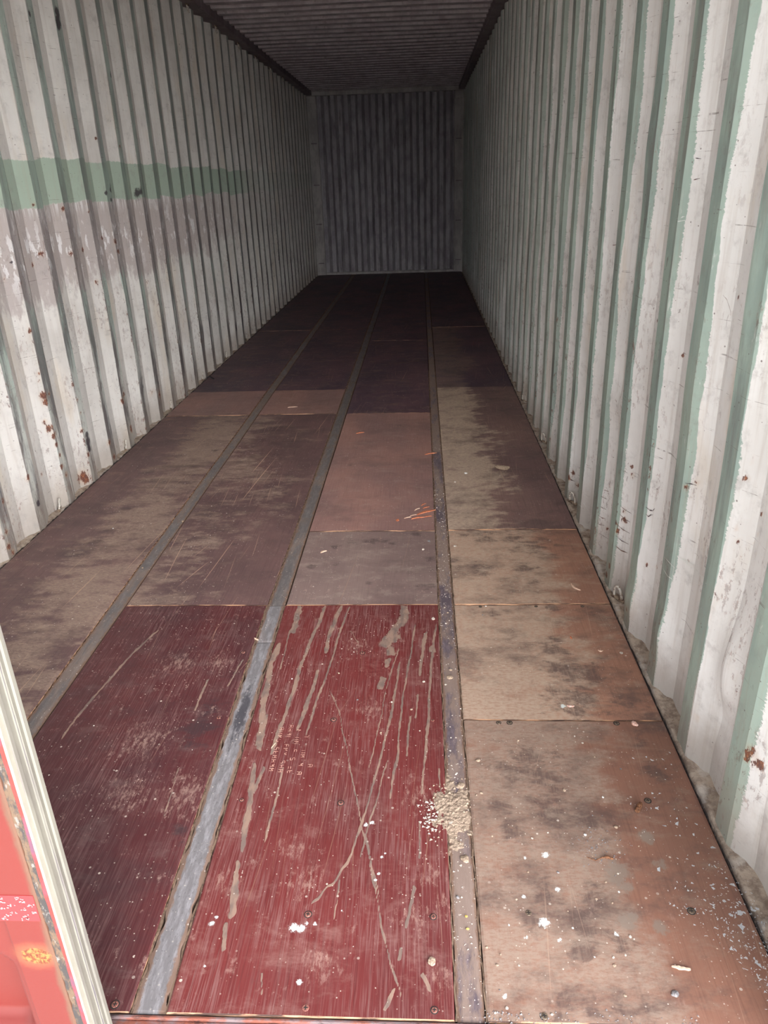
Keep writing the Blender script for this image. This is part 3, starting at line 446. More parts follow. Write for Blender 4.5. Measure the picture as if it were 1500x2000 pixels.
def wall(name, side, creases, mat):
    V = []; F = []; SV = []; CV = []; off = 0; RP = []
    prev = None
    for ci, yc in enumerate(creases):
        if yc > LEN+.2: break
        nxt = creases[ci+1]-.142 if ci+1 < len(creases) else yc+.135
        # (y0, x0, y1, x1, s at y0, s at y1, id)
        facets = [(yc-.142, XO, yc-.070, XO, .214, .142, ci), (yc-.070, XO, yc, XI, .142, .065, ci), (yc, XI, yc+.065, XI, .065, 0, ci), (yc+.065, XI, nxt, XO, .290, .214, ci+1)]
        for (a, xa, b, xb, s0, s1, cc) in facets:
            if a > LEN or b < -.02: continue
            if b > LEN: xb = xa+(xb-xa)*(LEN-a)/(b-a); b = LEN
            if a < -.02: xa = xa+(xb-xa)*(-.02-a)/(b-a); s0 = s0+(s1-s0)*(-.02-a)/(b-a); a = -.02
            near = yc < 3.7; ny = max(2, int(math.ceil((b-a)/(.009 if near else .035)))+1); nz = int(ZT/(.012 if near else .04))+1
            tt = np.linspace(0, 1, ny); zz = np.linspace(-.012, ZT, nz)
            T, Zg = np.meshgrid(tt, zz); Yg = a+(b-a)*T; Xg = xa+(xb-xa)*T
            Xg = Xg-dents(side, Yg, Zg)*np.where(True, 1, 1)
            fade = np.clip((ZT-Zg)/.03, 0, 1)
            base = np.stack([side*Xg.ravel(), Yg.ravel(), Zg.ravel()], 1); V.append(base)
            idx = np.arange(ny*nz).reshape(nz, ny)+off; off += ny*nz
            q = np.stack([idx[:-1, :-1].ravel(), idx[:-1, 1:].ravel(), idx[1:, 1:].ravel(), idx[1:, :-1].ravel()], 1)
            F.append(q if side < 0 else q[:, ::-1]); SV.append((s0+(s1-s0)*T).ravel()); CV.append(np.full(ny*nz, (math.sin(cc*12.9898)*43758.5453) % 1.0))
    V = np.vstack(V); F = np.vstack(F)
    me = mesh(name, V, F, (mat,)); fattr(me, 's', np.concatenate(SV)); fattr(me, 'cid', np.concatenate(CV))
    P = V[:, 1:3]; fattr(me, 'rust', dot_field(P, [(y_, z_, r_*1.5) for y_, z_, r_ in (RUST_R if side > 0 else RUST_L)], 2.2)); fattr(me, 'dark', dot_field(P, [] if side > 0 else [(y_, z_, r_*1.4) for y_, z_, r_ in DARK_L], 2.0))
    return link(name, me, kind='structure')
RC = [.405-.2835, .405, .685, .975, 1.26, 1.545]; LC = [.41, .69, .97, 1.25, 1.53, 1.81, 2.085, 2.385, 2.668, 2.943]
while RC[-1] < 12.2: RC.append(RC[-1]+.280)
while LC[-1] < 12.2: LC.append(LC[-1]+.2785)
LC.insert(0, .13)
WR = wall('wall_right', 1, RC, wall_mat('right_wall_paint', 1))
STROKE_D = [[[[1.1959,1.5296,0.3322],[1.208,1.5061,0.3256],[1.2219,1.4791,0.3246]],0.0006],[[[1.1949,1.5316,0.3024],[1.2072,1.5076,0.2938],[1.2213,1.4803,0.2917]],0.0006],[[[1.1942,1.5329,0.2579],[1.2071,1.5078,0.251],[1.2231,1.4767,0.2515]],0.0008],[[[1.1931,1.5351,0.2149],[1.207,1.508,0.2081],[1.2233,1.4763,0.2103]],0.0008],[[[1.1946,1.5323,0.1777],[1.2079,1.5063,0.1716],[1.2233,1.4765,0.1767]],0.0011],[[[1.2031,1.7956,0.2812],[1.2096,1.783,0.2842],[1.2162,1.7702,0.284]],0.0005],[[[1.1969,1.8077,0.251],[1.205,1.792,0.2511],[1.2142,1.774,0.2519]],0.0005],[[[1.2084,1.7854,0.2614],[1.2109,1.7804,0.2496]],0.0005],[[[1.1968,1.808,0.2082],[1.2062,1.7896,0.2088],[1.2145,1.7735,0.2098]],0.0007],[[[1.1949,1.8115,0.1699],[1.206,1.7899,0.1674],[1.2142,1.7742,0.1715]],0.0009],[[[1.1943,1.8128,0.1344],[1.2038,1.7943,0.1363],[1.2138,1.7749,0.1422]],0.0007],[[[1.1942,2.3727,0.1327],[1.2026,2.3566,0.1348],[1.2096,2.3426,0.1301]],0.0015],[[[1.224,2.5895,0.0238],[1.1978,2.3664,0.0984],[1.2105,2.341,0.1007]],0.0016],[[[1.188,2.3939,0.075],[1.1896,2.3818,0.0543]],0.0011],[[[1.2116,2.3388,0.0915],[1.2151,2.3325,0.0789]],0.0011],[[[1.1932,1.2498,0.4494],[1.2009,1.2348,0.4453],[1.2068,1.2233,0.4482],[1.2102,1.2169,0.4594]],0.0011],[[[1.1948,1.2468,0.4274],[1.2001,1.2366,0.4234],[1.2077,1.2217,0.4364]],0.0009],[[[1.199,1.2385,0.4204],[1.2053,1.2264,0.4364]],0.0007],[[[1.195,0.7628,1.3406],[1.1896,0.748,1.3113],[1.188,0.7361,1.2863],[1.188,0.7178,1.2525],[1.188,0.701,1.2303]],0.0003],[[[1.2082,0.9357,1.1131],[1.214,0.9245,1.1046],[1.2187,0.9154,1.0889],[1.2218,0.9094,1.0784]],0.0007],[[[1.2192,0.9143,1.0734],[1.2179,0.9168,1.0601],[1.2189,0.915,1.0402]],0.0004],[[[1.2167,2.0493,1.138],[1.224,2.0234,1.141],[1.188,1.8317,1.152]],0.001],[[[1.2044,1.2282,1.403],[1.213,1.2114,1.4008]],0.0003],[[[1.2056,1.2258,1.3536],[1.2148,1.2079,1.3571]],0.0003],[[[1.2218,2.3194,1.6127],[1.1904,2.1004,1.576],[1.195,2.0913,1.5642]],0.0008],[[[1.1942,0.9629,0.6409],[1.2027,0.9463,0.6456],[1.2109,0.9305,0.6477]],0.0008]]
STROKE_L = [[[[1.1974,0.9568,0.4351],[1.2113,0.9298,0.4299],[1.224,0.8865,0.4257]],0.0008],[[[1.2023,0.9471,0.4382],[1.2212,0.9105,0.4325],[1.224,0.8782,0.4291]],0.0005],[[[1.224,0.8742,0.4313],[1.2075,0.7969,0.4536],[1.188,0.7243,0.4803]],0.0006],[[[1.188,1.0236,0.3967],[1.1882,0.9745,0.4026],[1.1973,0.957,0.3962]],0.0007],[[[1.188,1.0213,0.3617],[1.188,0.9795,0.3603],[1.1969,0.9577,0.3604]],0.0005],[[[1.1944,1.5325,1.4634],[1.1931,1.5352,1.4359],[1.1999,1.5218,1.3959],[1.2024,1.517,1.3725]],0.001],[[[1.197,0.9575,1.4612],[1.1966,0.9583,1.4321],[1.1952,0.9609,1.3989]],0.0004],[[[1.1914,0.9685,1.2007],[1.1903,0.9706,1.1644],[1.1905,0.9702,1.1161]],0.0005],[[[1.188,1.2641,1.2629],[1.1989,1.2389,1.2682]],0.0012],[[[1.1888,1.2584,1.2554],[1.2006,1.2355,1.2592]],0.0009],[[[1.188,1.8422,0.3757],[1.1916,1.8181,0.3619],[1.1968,1.8078,0.3409]],0.0005],[[[1.1927,2.0959,0.1091],[1.2075,2.0671,0.0929],[1.2143,2.0538,0.0798]],0.0006],[[[1.2225,2.3178,0.0141],[1.188,2.1167,0.0811],[1.1958,2.0899,0.0808]],0.0006]]

def strokes(name, data, mat, label):
    V = []; F = []
    for pts, w in data:
        # resample and wobble
        q_ = []
        for a, b in zip(pts[:-1], pts[1:]):
            for k in range(6): q_.append([a[i]+(b[i]-a[i])*k/6 for i in range(3)])
        q_.append(pts[-1]); m_ = len(q_)
        for i, (x, y, z) in enumerate(q_):
            a = q_[max(i-1, 0)]; b = q_[min(i+1, m_-1)]; dy, dz = b[1]-a[1], b[2]-a[2]; L_ = math.hypot(dy, dz)+1e-9; ww = max(w, .0007)*(.35+math.sin(math.pi*(i+.5)/m_))*(1+.4*math.sin(i*5.3+w*9000))
            V += [(x, y-dz/L_*ww, z+dy/L_*ww), (x, y+dz/L_*ww, z-dy/L_*ww)]
            if i: n = len(V); F.append((n-4, n-3, n-1, n-2))
    link(name, mesh(name, V, F, (mat,)), WR, label=label)
M_sd = (lambda t: t.done(t.mix(c8(112, 76, 60), c8(84, 74, 76), t.ss(t.noise(14, 3), .42, .58)), .8))(NT('rusty_scrape'))
M_sl = (lambda t: t.done(t.mix(c8(232, 234, 230), c8(206, 214, 206), t.noise(60, 3)), .5))(NT('pale_scratch'))
strokes('scrape_marks', STROKE_D, M_sd, 'dark rusty scrape marks'); strokes('scratch_marks', STROKE_L, M_sl, 'pale scratches in the paint')

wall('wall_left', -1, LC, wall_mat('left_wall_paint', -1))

def paint_mat(name, a, b, rust=.2, dk=.3):
    t = NT(name); n = t.noise((9, 9, 4), 6, .65); col = t.mix(a, b, t.ss(n, .4, .62))
    g = t.noise((22, 22, 1.8), 6, .72, off=(3, 3, 3)); col = t.mix(col, c8(86, 74, 72), t.mul(t.ss(g, .55, .68), dk))
    r_ = t.noise((40, 40, 24), 6, .75, off=(8, 8, 1)); col = t.mix(col, c8(110, 62, 44), t.mul(t.ss(r_, .62, .68), rust))
    t.bump(n, .002, .3)
    return t.done(col, .6, spec=.35)
M_back = paint_mat('end_wall_paint', c8(176, 172, 174), c8(150, 144, 148), .6, .75)
M_roof = paint_mat('roof_paint', c8(206, 198, 200), c8(180, 170, 174), .25, .35)
M_rail = paint_mat('rail_paint', c8(140, 128, 130), c8(120, 108, 112), .3, .5)
M_post = paint_mat('post_paint', c8(184, 180, 174), c8(160, 154, 150), .4, .3)
# end wall: upright ribs
V = []; F = []; x = -1.05; prof = []
while x < 1.05:
    prof += [(x, 0), (x+.062, 0), (x+.104, .088), (x+.166, .088)]; x += .208
prof = [p for p in prof if p[0] < 1.04]+[(1.045, 0)]
zz = np.linspace(.0, 2.62, 40)
for z in zz:
    for px_, d_ in prof: V.append((px_, 12.0+d_+.004*math.sin(z*3+px_*5), z))
n = len(prof)
for j in range(len(zz)-1):
    for i in range(n-1): F.append((j*n+i, j*n+i+1, (j+1)*n+i+1, (j+1)*n+i))
link('wall_back', mesh('wall_back', V, F, (M_back,)), kind='structure')
# roof: ribs across
V = []; F = []; y = -.02; prof = []
while y < 12.0:
    prof += [(y, 2.666), (y+.086, 2.666), (y+.110, 2.704), (y+.185, 2.704)]; y += .209
prof = [p for p in prof if p[0] < 12.0]+[(12.02, 2.666)]
xs = np.linspace(-1.125, 1.125, 14)
for py, pz in prof:
    for x in xs: V.append((x, py, pz+.006*math.sin(py*2.1+x)*math.cos(x*1.3)))
n = len(xs)
for j in range(len(prof)-1):
    for i in range(n-1): F.append((j*n+i, (j+1)*n+i, (j+1)*n+i+1, j*n+i+1))
link('ceiling', mesh('ceiling', V, F, (M_roof,)), kind='structure')
for sd_, nm in ((-1, 'left'), (1, 'right')):
    a, b = sorted((sd_*1.112, sd_*1.24))
    box('trim_top_'+nm, a, b, -.02, 12.05, 2.612, 2.71, M_rail, bev=.008, kind='structure')
    a, b = sorted((sd_*1.050, sd_*1.255)); po = box('trim_post_'+nm, a, b, 11.952, 12.10, -.10, 2.60, M_post, bev=.006, kind='structure')
    ca = box('trim_corner_casting_'+nm, a+.004 if sd_ > 0 else -1.184, 1.184 if sd_ > 0 else b-.004, 11.945, 12.05, 2.500, 2.605, M_post, bev=.008, kind='structure')
    for z in (.18, .78, 1.36, 1.95): 
        a2 = sd_*1.12; box('tie_bar', a2-.045, a2+.045, 11.940, 11.955, z, z+.014, M_rail, po, bev=.003)
box('trim_light_stop_plate', -1.30, 1.30, 12.095, 12.13, -.12, 2.75, M_post, kind='structure')  # unseen plate added behind the end wall to stop light leaking in
box('trim_header', -1.25, 1.25, 11.954, 12.10, 2.607, 2.712, M_post, bev=.006, kind='structure')
box('trim_end_sill', -1.05, 1.05, 11.972, 12.06, -.02, .035, M_post, bev=.006, kind='structure')
# dirty rails that close the gap between sheets and wall
t = NT('dirty_bottom_rail'); n_ = t.noise((30, 30, 30), 7, .72); cc = t.mix(c8(190, 174, 156), c8(146, 130, 116), t.ss(n_, .42, .62)); n2_ = t.noise((9, 9, 9), 5, .7, off=(4, 4, 0))
cc = t.mix(cc, c8(206, 200, 190), t.mul(t.ss(n2_, .52, .62), .6)); cc = t.mix(cc, c8(92, 60, 44), t.mul(t.ss(t.noise((18, 18, 18), 6, .75, off=(1, 5, 3)), .60, .68), .7))
t.bump(n_, .006, .9); M_ledge = t.done(cc, .95, spec=.2)
t = NT('dark_joint_sealant'); n_ = t.noise(80, 5, .7); M_seal = t.done(t.mix(c8(52, 44, 42), c8(116, 104, 94), t.ss(n_, .52, .66)), .9); 
for sd_, nm in ((-1, 'left'), (1, 'right')):
    V = []; F = []; ys = np.arange(0, 12.001, .02); xs = np.linspace(0, 1, 7); x_in = 1.1705 if sd_ > 0 else 1.1785
    for y in ys:
        for k, a in enumerate(xs):
            z = -.004+.003*math.sin(y*7+k)*math.sin(y*31+k*2)+.008*max(0, a-.4)+.0025*math.sin(y*83+k*5)
            V.append((sd_*(x_in+a*(1.255-x_in)), y, z if 0 < a < 1 else (-.03 if a == 0 else z)))
    for j in range(len(ys)-1):
        for i in range(6): 
            q_ = (j*7+i, j*7+i+1, (j+1)*7+i+1, (j+1)*7+i); F.append(q_ if sd_ > 0 else q_[::-1])
    link('trim_bottom_rail_'+nm, mesh('trim_bottom_rail_'+nm, V, F, (M_ledge,), smooth=True), kind='structure')
    V = []; F = []; xx = sd_*(x_in+.0035)
    for i, y in enumerate(np.arange(0, 12.001, .012)):
        w = .0018+.0012*math.sin(y*57)*math.sin(y*23+1); h = .000+.0022*math.sin(y*41)+.0015*math.sin(y*133)
        V += [(xx-w, y, -.02), (xx-w*.5, y, h), (xx+w*.5, y, h), (xx+w, y, -.02)]
    for i in range(len(V)//4-1):
        for k in range(3): F.append((i*4+k, i*4+k+1, i*4+4+k+1, i*4+4+k))
    link('trim_sealant_'+nm, mesh('trim_sealant_'+nm, V, F, (M_seal,)), kind='structure')
# front sill
t = NT('rusty_sill_steel'); n_ = t.noise((14, 30, 30), 7, .72); cc = t.mix(c8(120, 104, 104), c8(132, 76, 60), t.ss(n_, .42, .6)); cc = t.mix(cc, c8(60, 42, 38), t.ss(t.noise((30, 60, 60), 6, .7, off=(3, 0, 0)), .52, .66, 0, .8))
cc = t.mix(cc, c8(190, 84, 66), t.ss(t.noise((8, 40, 40), 5, .7, off=(3, 9, 0)), .6, .66, 0, .8)); t.bump(n_, .003, .7); M_sill = t.done(cc, .8, .1)
bm = bmesh.new(); box_bm(bm, -1.19, 1.19, -.055, -.008, -.15, -.004, .003); box_bm(bm, -1.19, 1.19, -.0085, -.0035, -.04, .0022, .001)
bm_obj('trim_front_sill', bm, M_sill, kind='structure')
# front posts and header that frame the opening
M_fpost = paint_mat('red_frame_paint', c8(196, 84, 74), c8(178, 74, 64), .3, .3)
for sd_, nm in ((-1, 'left'), (1, 'right')):
    a, b = sorted((sd_*1.168, sd_*1.24)); box('trim_front_post_'+nm, a, b, -.11, -.018, -.15, 2.71, M_fpost, bev=.006, kind='structure')
box('trim_front_header', -1.166, 1.166, -.11, -.022, 2.585, 2.71, M_fpost, bev=.006, kind='structure')
# ---------------------------------------------------------------- ground outside
t = NT('pale_concrete_yard'); n_ = t.noise(2.5, 6, .6); M_gr = t.done(t.mix(c8(214, 210, 202), c8(196, 190, 182), n_), .9); 
me = mesh('ground', [(-30, -30, -.2), (30, -30, -.2), (30, 30, -.2), (-30, 30, -.2)], [(0, 1, 2, 3)], (M_gr,)); link('ground', me, kind='structure')

# ---------------------------------------------------------------- closed left door leaf
X0D, X1D, YF, YB = -1.160, -.053, -.100, -.045
t = NT('red_door_paint'); n_ = t.noise((4, 4, 3), 5, .6); cc = t.mix(c8(112, 44, 38), c8(102, 40, 35), n_)  # the door's own red paint, slightly uneven in tone
pv = t.n.new('ShaderNodeVectorMath'); pv.operation = 'DISTANCE'; mp = t.coord((1, 0, 1.35)); t.l.new(mp, pv.inputs[0]); pv.inputs[1].default_value = (-.083, 0, .295*1.35)
rn = t.noise((70, 70, 70), 6, .75); dd = t.add(pv.outputs['Value'], t.mul(t.sub(rn, .5), .022)); rp_ = t.ss(dd, .0215, .0265, 1.0, 0.0)
cc = t.mix(cc, c8(160, 100, 66), t.mul(t.ss(dd, .022, .05, 1.0, 0.0), .4))
cc = t.mix(cc, t.mix(c8(100, 48, 30), c8(166, 108, 58), t.ss(t.noise((160, 160, 130), 4, .7), .42, .6)), rp_)
X_, Y_, Z_ = t.xyz(); ee = t.add(X_, t.mul(t.sub(t.noise((30, 30, 14), 5, .7), .5), .018)); cc = t.mix(cc, c8(98, 76, 60), t.mul(t.ss(ee, -.066, -.056), .8))
t.bump(rn, .001, .3); M_dred = t.done(cc, .45, spec=.4)
t = NT('rusty_black_door_seam'); n_ = t.noise((50, 50, 22), 6, .75); cc = t.mix(c8(58, 54, 52), c8(100, 80, 62), t.ss(n_, .46, .6)); cc = t.mix(cc, c8(124, 120, 114), t.ss(t.noise((90, 90, 40), 4, .7, off=(2, 2, 2)), .58, .66, 0, .8)); t.bump(n_, .003, .8); M_seam2 = t.done(cc, .8)
t = NT('red_seam_line'); M_rline = t.done(t.mix(c8(150, 50, 44), c8(100, 64, 80), t.ss(t.noise((30, 30, 12), 4), .45, .62)), .6)
t = NT('cream_door_gasket'); n_ = t.noise((30, 30, 6), 5, .65); cc = t.mix(c8(124, 121, 110), c8(110, 106, 98), t.ss(n_, .4, .65)); k = t.noise((300, 300, 2.2), 3, .6, off=(1, 1, 1)); cc = t.mix(cc, c8(110, 100, 104), t.mul(t.ss(k, .60, .68), .7))
X_, Y_, Z_ = t.xyz(); wob_ = t.add(Y_, t.mul(t.sub(t.noise((9, 9, 9), 4, .6), .5), .006)); ln = t.ss(t.math('ABSOLUTE', t.add(wob_, .0665)), .0006, .0016, 1.0, 0.0); cc = t.mix(cc, c8(88, 80, 88), t.mul(ln, .8))
t.bump(n_, .001, .3); M_gask = t.done(cc, .6)
t = NT('bare_white_gasket_lip'); cc = t.mix(c8(156, 153, 140), c8(138, 133, 120), t.noise((60, 60, 40), 4)); M_lip = t.done(cc, .6)
door = bpy.data.objects.new('door_1', None); COL.objects.link(door); door.location = (X0D, YF, -.03); door['kind'] = 'structure'
def dchild(name, me, parent=None, **p):
    par = parent or door; o = link(name, me, par, **p)
    w = Vector((0, 0, 0)); q_ = par
    while q_ is not None: w += q_.location; q_ = q_.parent
    o.location = -w; return o
def dbox(name, x0, x1, y0, y1, z0, z1, mat, parent=None, bev=0, **p):
    bm = bmesh.new(); box_bm(bm, x0, x1, y0, y1, z0, z1, bev); me = bpy.data.meshes.new(name); bm.to_mesh(me); bm.free(); me.materials.append(mat); return dchild(name, me, parent, **p)
ZB, ZTD = -.03, 2.575
bm = bmesh.new()
box_bm(bm, X0D, X0D+.075, YF, YB, ZB, ZTD, .004); box_bm(bm, -.118, X1D, YF, YB, ZB, ZTD, .004)
box_bm(bm, X0D+.07, -.11, YF+.004, YB, ZB, ZB+.10, .004); box_bm(bm, X0D+.07, -.11, YF+.004, YB, ZTD-.10, ZTD, .004)
me = bpy.data.meshes.new('door_frame'); bm.to_mesh(me); bm.free(); me.materials.append(M_dred); fr = dchild('door_frame', me)
# panel with pressed level troughs that end in rounded corners
nx, nz = 150, 330; xs = np.linspace(X0D+.07, -.114, nx); zs = np.linspace(ZB+.09, ZTD-.09, nz); Xg, Zg = np.meshgrid(xs, zs)
dep = np.zeros_like(Xg)
for z0, z1 in ((.085, .29), (.60, .81), (1.12, 1.33), (1.64, 1.85), (2.14, 2.35)):
    cx, cz = (X0D+.11-.128)/2, (z0+z1)/2; hx, hz, rr = (-.128-(X0D+.11))/2, (z1-z0)/2, .035
    qx = np.abs(Xg-cx)-hx+rr; qz = np.abs(Zg-cz)-hz+rr; sdv = np.hypot(np.maximum(qx, 0), np.maximum(qz, 0))+np.minimum(np.maximum(qx, qz), 0)-rr
    dep = np.maximum(dep, .034*np.clip(-sdv/.02, 0, 1))
V = np.stack([Xg.ravel(), (YF+.006+dep).ravel(), Zg.ravel()], 1); idx = np.arange(nx*nz).reshape(nz, nx)
F = np.stack([idx[:-1, :-1].ravel(), idx[:-1, 1:].ravel(), idx[1:, 1:].ravel(), idx[1:, :-1].ravel()], 1)
dchild('door_panel', mesh('door_panel', V, F, (M_dred,), smooth=True))
def wavy(name, x0, x1, y0, y1, mat, amp, fr_, parent=None, **p):
    V = []; F = []; zs = np.arange(ZB, ZTD, .006)
    for z in zs:
        a = amp*(math.sin(z*fr_)+.6*math.sin(z*fr_*2.7+1)+.5*math.sin(z*fr_*6.1+2)); V += [(x0+a, y1, z), (x0+a, y0, z), (x1, y0+a*.3, z), (x1, y1, z)]
    for i in range(len(zs)-1):
        for k in range(4): F.append((i*4+k, i*4+(k+1) % 4, i*4+4+(k+1) % 4, i*4+4+k))
    F += [(0, 1, 2, 3), tuple(len(V)-4+k for k in (3, 2, 1, 0))]
    return dchild(name, mesh(name, V, F, (mat,)), parent, **p)
wavy('door_seam', -.0535, -.0395, -.0985, -.05, M_seam2, .0012, 40)
wavy('seam_line', -.0415, -.0365, -.0992, -.05, M_rline, .0006, 25)
gk = wavy('door_gasket', -.0375, -.0340, -.0965, -.0440, M_gask, .0, 25)
V = []; F = []
gp = [(-.0340, -.0900), (-.0305, -.0890), (-.0300, -.0830), (-.0325, -.0800), (-.0325, -.0700), (-.0310, -.0685), (-.0330, -.0665), (-.0310, -.0640), (-.0320, -.0560), (-.0295, -.0540), (-.0290, -.0470), (-.0330, -.0430), (-.0420, -.0400), (-.0420, -.0900)]
for z in (ZB-.012, ZTD): V += [(x, y, z) for x, y in gp]
n = len(gp)
for k in range(n): F.append((k, (k+1) % n, n+(k+1) % n, n+k))
F += [tuple(range(n))[::-1], tuple(range(n, 2*n))]
dchild('gasket_lip', mesh('gasket_lip', V, F, (M_gask,)), gk)
wavy('gasket_edge', -.0385, -.0325, -.0985, -.0890, M_lip, .0007, 60, gk, label='bare white outer lip')
# reflective tape with rows of small pale marks
M_tape = (lambda t: t.done(t.mix(c8(150, 52, 54), c8(140, 48, 50), t.noise(60, 3)), .35))(NT('red_reflective_tape'))
M_tmark = (lambda t: t.done(t.mix(c8(212, 170, 170), c8(200, 156, 154), t.noise(300, 3)), .35))(NT('pale_tape_marks'))
tp = dbox('reflective_tape', -.150, -.0585, YF-.0008, YF+.001, .374, .428, M_tape)
V = []; F = []; g = np.random.default_rng(11)
def quad(V, F, x0, x1, z0, z1, y):
    n = len(V); V += [(x0, y, z0), (x1, y, z0), (x1, y, z1), (x0, y, z1)]; F.append((n, n+1, n+2, n+3))
for row in range(7):
    for c in range(6):
        if (row+c) % 2 and row not in (0, 6) or (row % 3 == 0 and c % 2 == 0):
            bx = -.148+c*.0152+(row % 2)*.0035; bz = .4195-row*.0074
            for k in range(7): 
                x = bx+g.uniform(0, .0115); z = bz+g.uniform(0, .0045); quad(V, F, x, x+g.uniform(.0012, .003), z, z+g.uniform(.0010, .0022), YF-.0012)
dchild('tape_marks', mesh('tape_marks', V, F, (M_tmark,)), tp)
# ---------------------------------------------------------------- lashing rings
t = NT('painted_ring_steel'); n_ = t.noise(90, 5, .7); M_ring = t.done(t.mix(c8(206, 200, 188), c8(120, 92, 72), t.ss(n_, .50, .64)), .5, .1)
M_weld = (lambda t: t.done(t.mix(c8(150, 132, 112), c8(84, 60, 46), t.ss(t.noise(90, 5, .7), .42, .62)), .9))(NT('crusty_weld'))
def ring_parts(side, tall=.052, lean=.45):
    pts = []
    for k in range(15):
        a = math.pi*k/14; x = math.cos(a)*.019; h = math.sin(a)**.8*tall if 0 < k < 14 else 0
        pts.append((side*-lean*h*.35, x*(1.0), h))
    V, F = tube(pts, .0048, 8); V2, F2 = tube([(0, -.030, .002), (0, .030, .002)], .0065, 8)
    me1 = mesh('ring_loop', V, F, (M_ring,), smooth=True); me2 = mesh('weld_bracket', V2, F2, (M_weld,), smooth=True)
    return me1, me2
RM = {1: ring_parts(1), -1: ring_parts(-1)}
ordn = ['nearest the door', 'second from the door', 'third from the door', 'fourth from the door', 'fifth from the door', 'sixth from the door', 'seventh from the door', 'eighth from the door', 'ninth from the door']
def lash(x, y, z, side, label, group, top=False, rz=0.0):
    o = bpy.data.objects.new('lashing_ring', None); COL.objects.link(o); o.location = (x, y, z); o.rotation_euler = (math.pi if top else 0, 0, rz)
    o['label'] = label; o['category'] = 'lashing ring'; o['group'] = group
    for me, nm in zip(RM[side], ('ring_loop', 'weld_bracket')):
        link(nm, me, o)
for i, y in enumerate((2.31, 3.18, 4.03, 4.84, 5.62, 6.45, 7.28, 8.12)):
    lash(-1.203, y, .004, -1, 'painted lashing ring at the foot of the left wall, %s' % ordn[i], 'lashing rings along the foot of the left wall', rz=.35)
for i, y in enumerate((.61, 1.46, 2.32, 3.19, 4.05, 4.92, 5.8)):
    if i == 0: continue
    lash(1.203, y, .004, 1, 'worn white lashing ring at the foot of the right wall, %s' % ordn[i-1], 'lashing rings along the foot of the right wall', rz=.5)
for i, y in enumerate((5.57, 6.40, 7.24, 8.04, 8.87, 9.70)):
    lash(-1.172, y, 2.61, -1, 'small lashing ring hanging below the left top rail, %s in view' % ordn[i], 'lashing rings below the left top rail', True)
# black strap scrap by a ring
M_blk = (lambda t: t.done((.02, .02, .024), .6))(NT('black_webbing'))
V = []; F = []
for i in range(9):
    a = i/8; V += [(-1.185+.075*a, 4.86+.02*math.sin(a*5)-.012, .004+.012*math.sin(a*3.1)), (-1.185+.075*a, 4.86+.02*math.sin(a*5)+.012, .004+.012*math.sin(a*3.1)),
                   (-1.185+.075*a, 4.86+.02*math.sin(a*5)+.012, .007+.012*math.sin(a*3.1)), (-1.185+.075*a, 4.86+.02*math.sin(a*5)-.012, .007+.012*math.sin(a*3.1))]
for i in range(8):
    for k in range(4): F.append((i*4+k, i*4+(k+1) % 4, i*4+4+(k+1) % 4, i*4+4+k))
F += [(3, 2, 1, 0), (32, 33, 34, 35)]
link('strap_scrap', mesh('strap_scrap', V, F, (M_blk,)), label='short black strap end lying beside a lashing ring at the left wall', category='strap')

# ---------------------------------------------------------------- screws, parts of their sheets
M_scr = (lambda t: t.done(t.mix(c8(136, 120, 100), c8(86, 70, 58), t.ss(t.noise(400, 4), .4, .6)), .6, .35))(NT('dull_screw_head'))
M_scd = (lambda t: t.done((.035, .028, .024), .9))(NT('screw_recess'))
M_scr2 = (lambda t: t.done(t.mix(c8(168, 112, 96), c8(120, 70, 62), t.ss(t.noise(400, 4), .4, .6)), .8))(NT('dusty_screw_head'))
def screw_mesh(rad, mat):
    bm = bmesh.new(); bmesh.ops.create_cone(bm, cap_ends=True, segments=20, radius1=rad, radius2=rad*.82, depth=.0016)
    me = bpy.data.meshes.new('screw'); 
    for a in (0, 1):
        rr = bmesh.ops.create_cube(bm, size=1); vs = rr['verts']; bmesh.ops.scale(bm, vec=(rad*1.15, rad*.26, .0006) if a else (rad*.26, rad*1.15, .0006), verts=vs); bmesh.ops.translate(bm, vec=(0, 0, .0009), verts=vs)
        for fce in {q for v in vs for q in v.link_faces}: fce.material_index = 1
    rr = bmesh.ops.create_cone(bm, cap_ends=True, segments=20, radius1=rad*1.22, radius2=rad*1.22, depth=.0008)
    vs = rr['verts']; bmesh.ops.translate(bm, vec=(0, 0, -.0005), verts=vs)
    for fce in {q for v in vs for q in v.link_faces}: fce.material_index = 1
    bm.to_mesh(me); bm.free(); me.materials.append(mat); me.materials.append(M_scd); return me
SM = {}
for lst, mt in ((SCREW_C, M_scr2), (SCREW_B, M_scr2), (SCREW_D, M_scr)):
    for x, y, rad in lst:
        rad = min(max(rad, .0045), .0068); y = max(y, .012)
        for (xa, xb), (ya, yb), top, *_ in SHEETS:
            if xa-.004 <= x <= xb+.004 and ya-.02 <= y <= yb+.02:
                y = min(max(y, ya+.01), yb-.01); so_ = sheet_of[(xa, ya)]; key = (round(rad, 3), mt.name)
                if key not in SM: SM[key] = screw_mesh(round(rad, 3), mt)
                link('screw', SM[key], so_, (x-xa, y-ya, .0008)); break
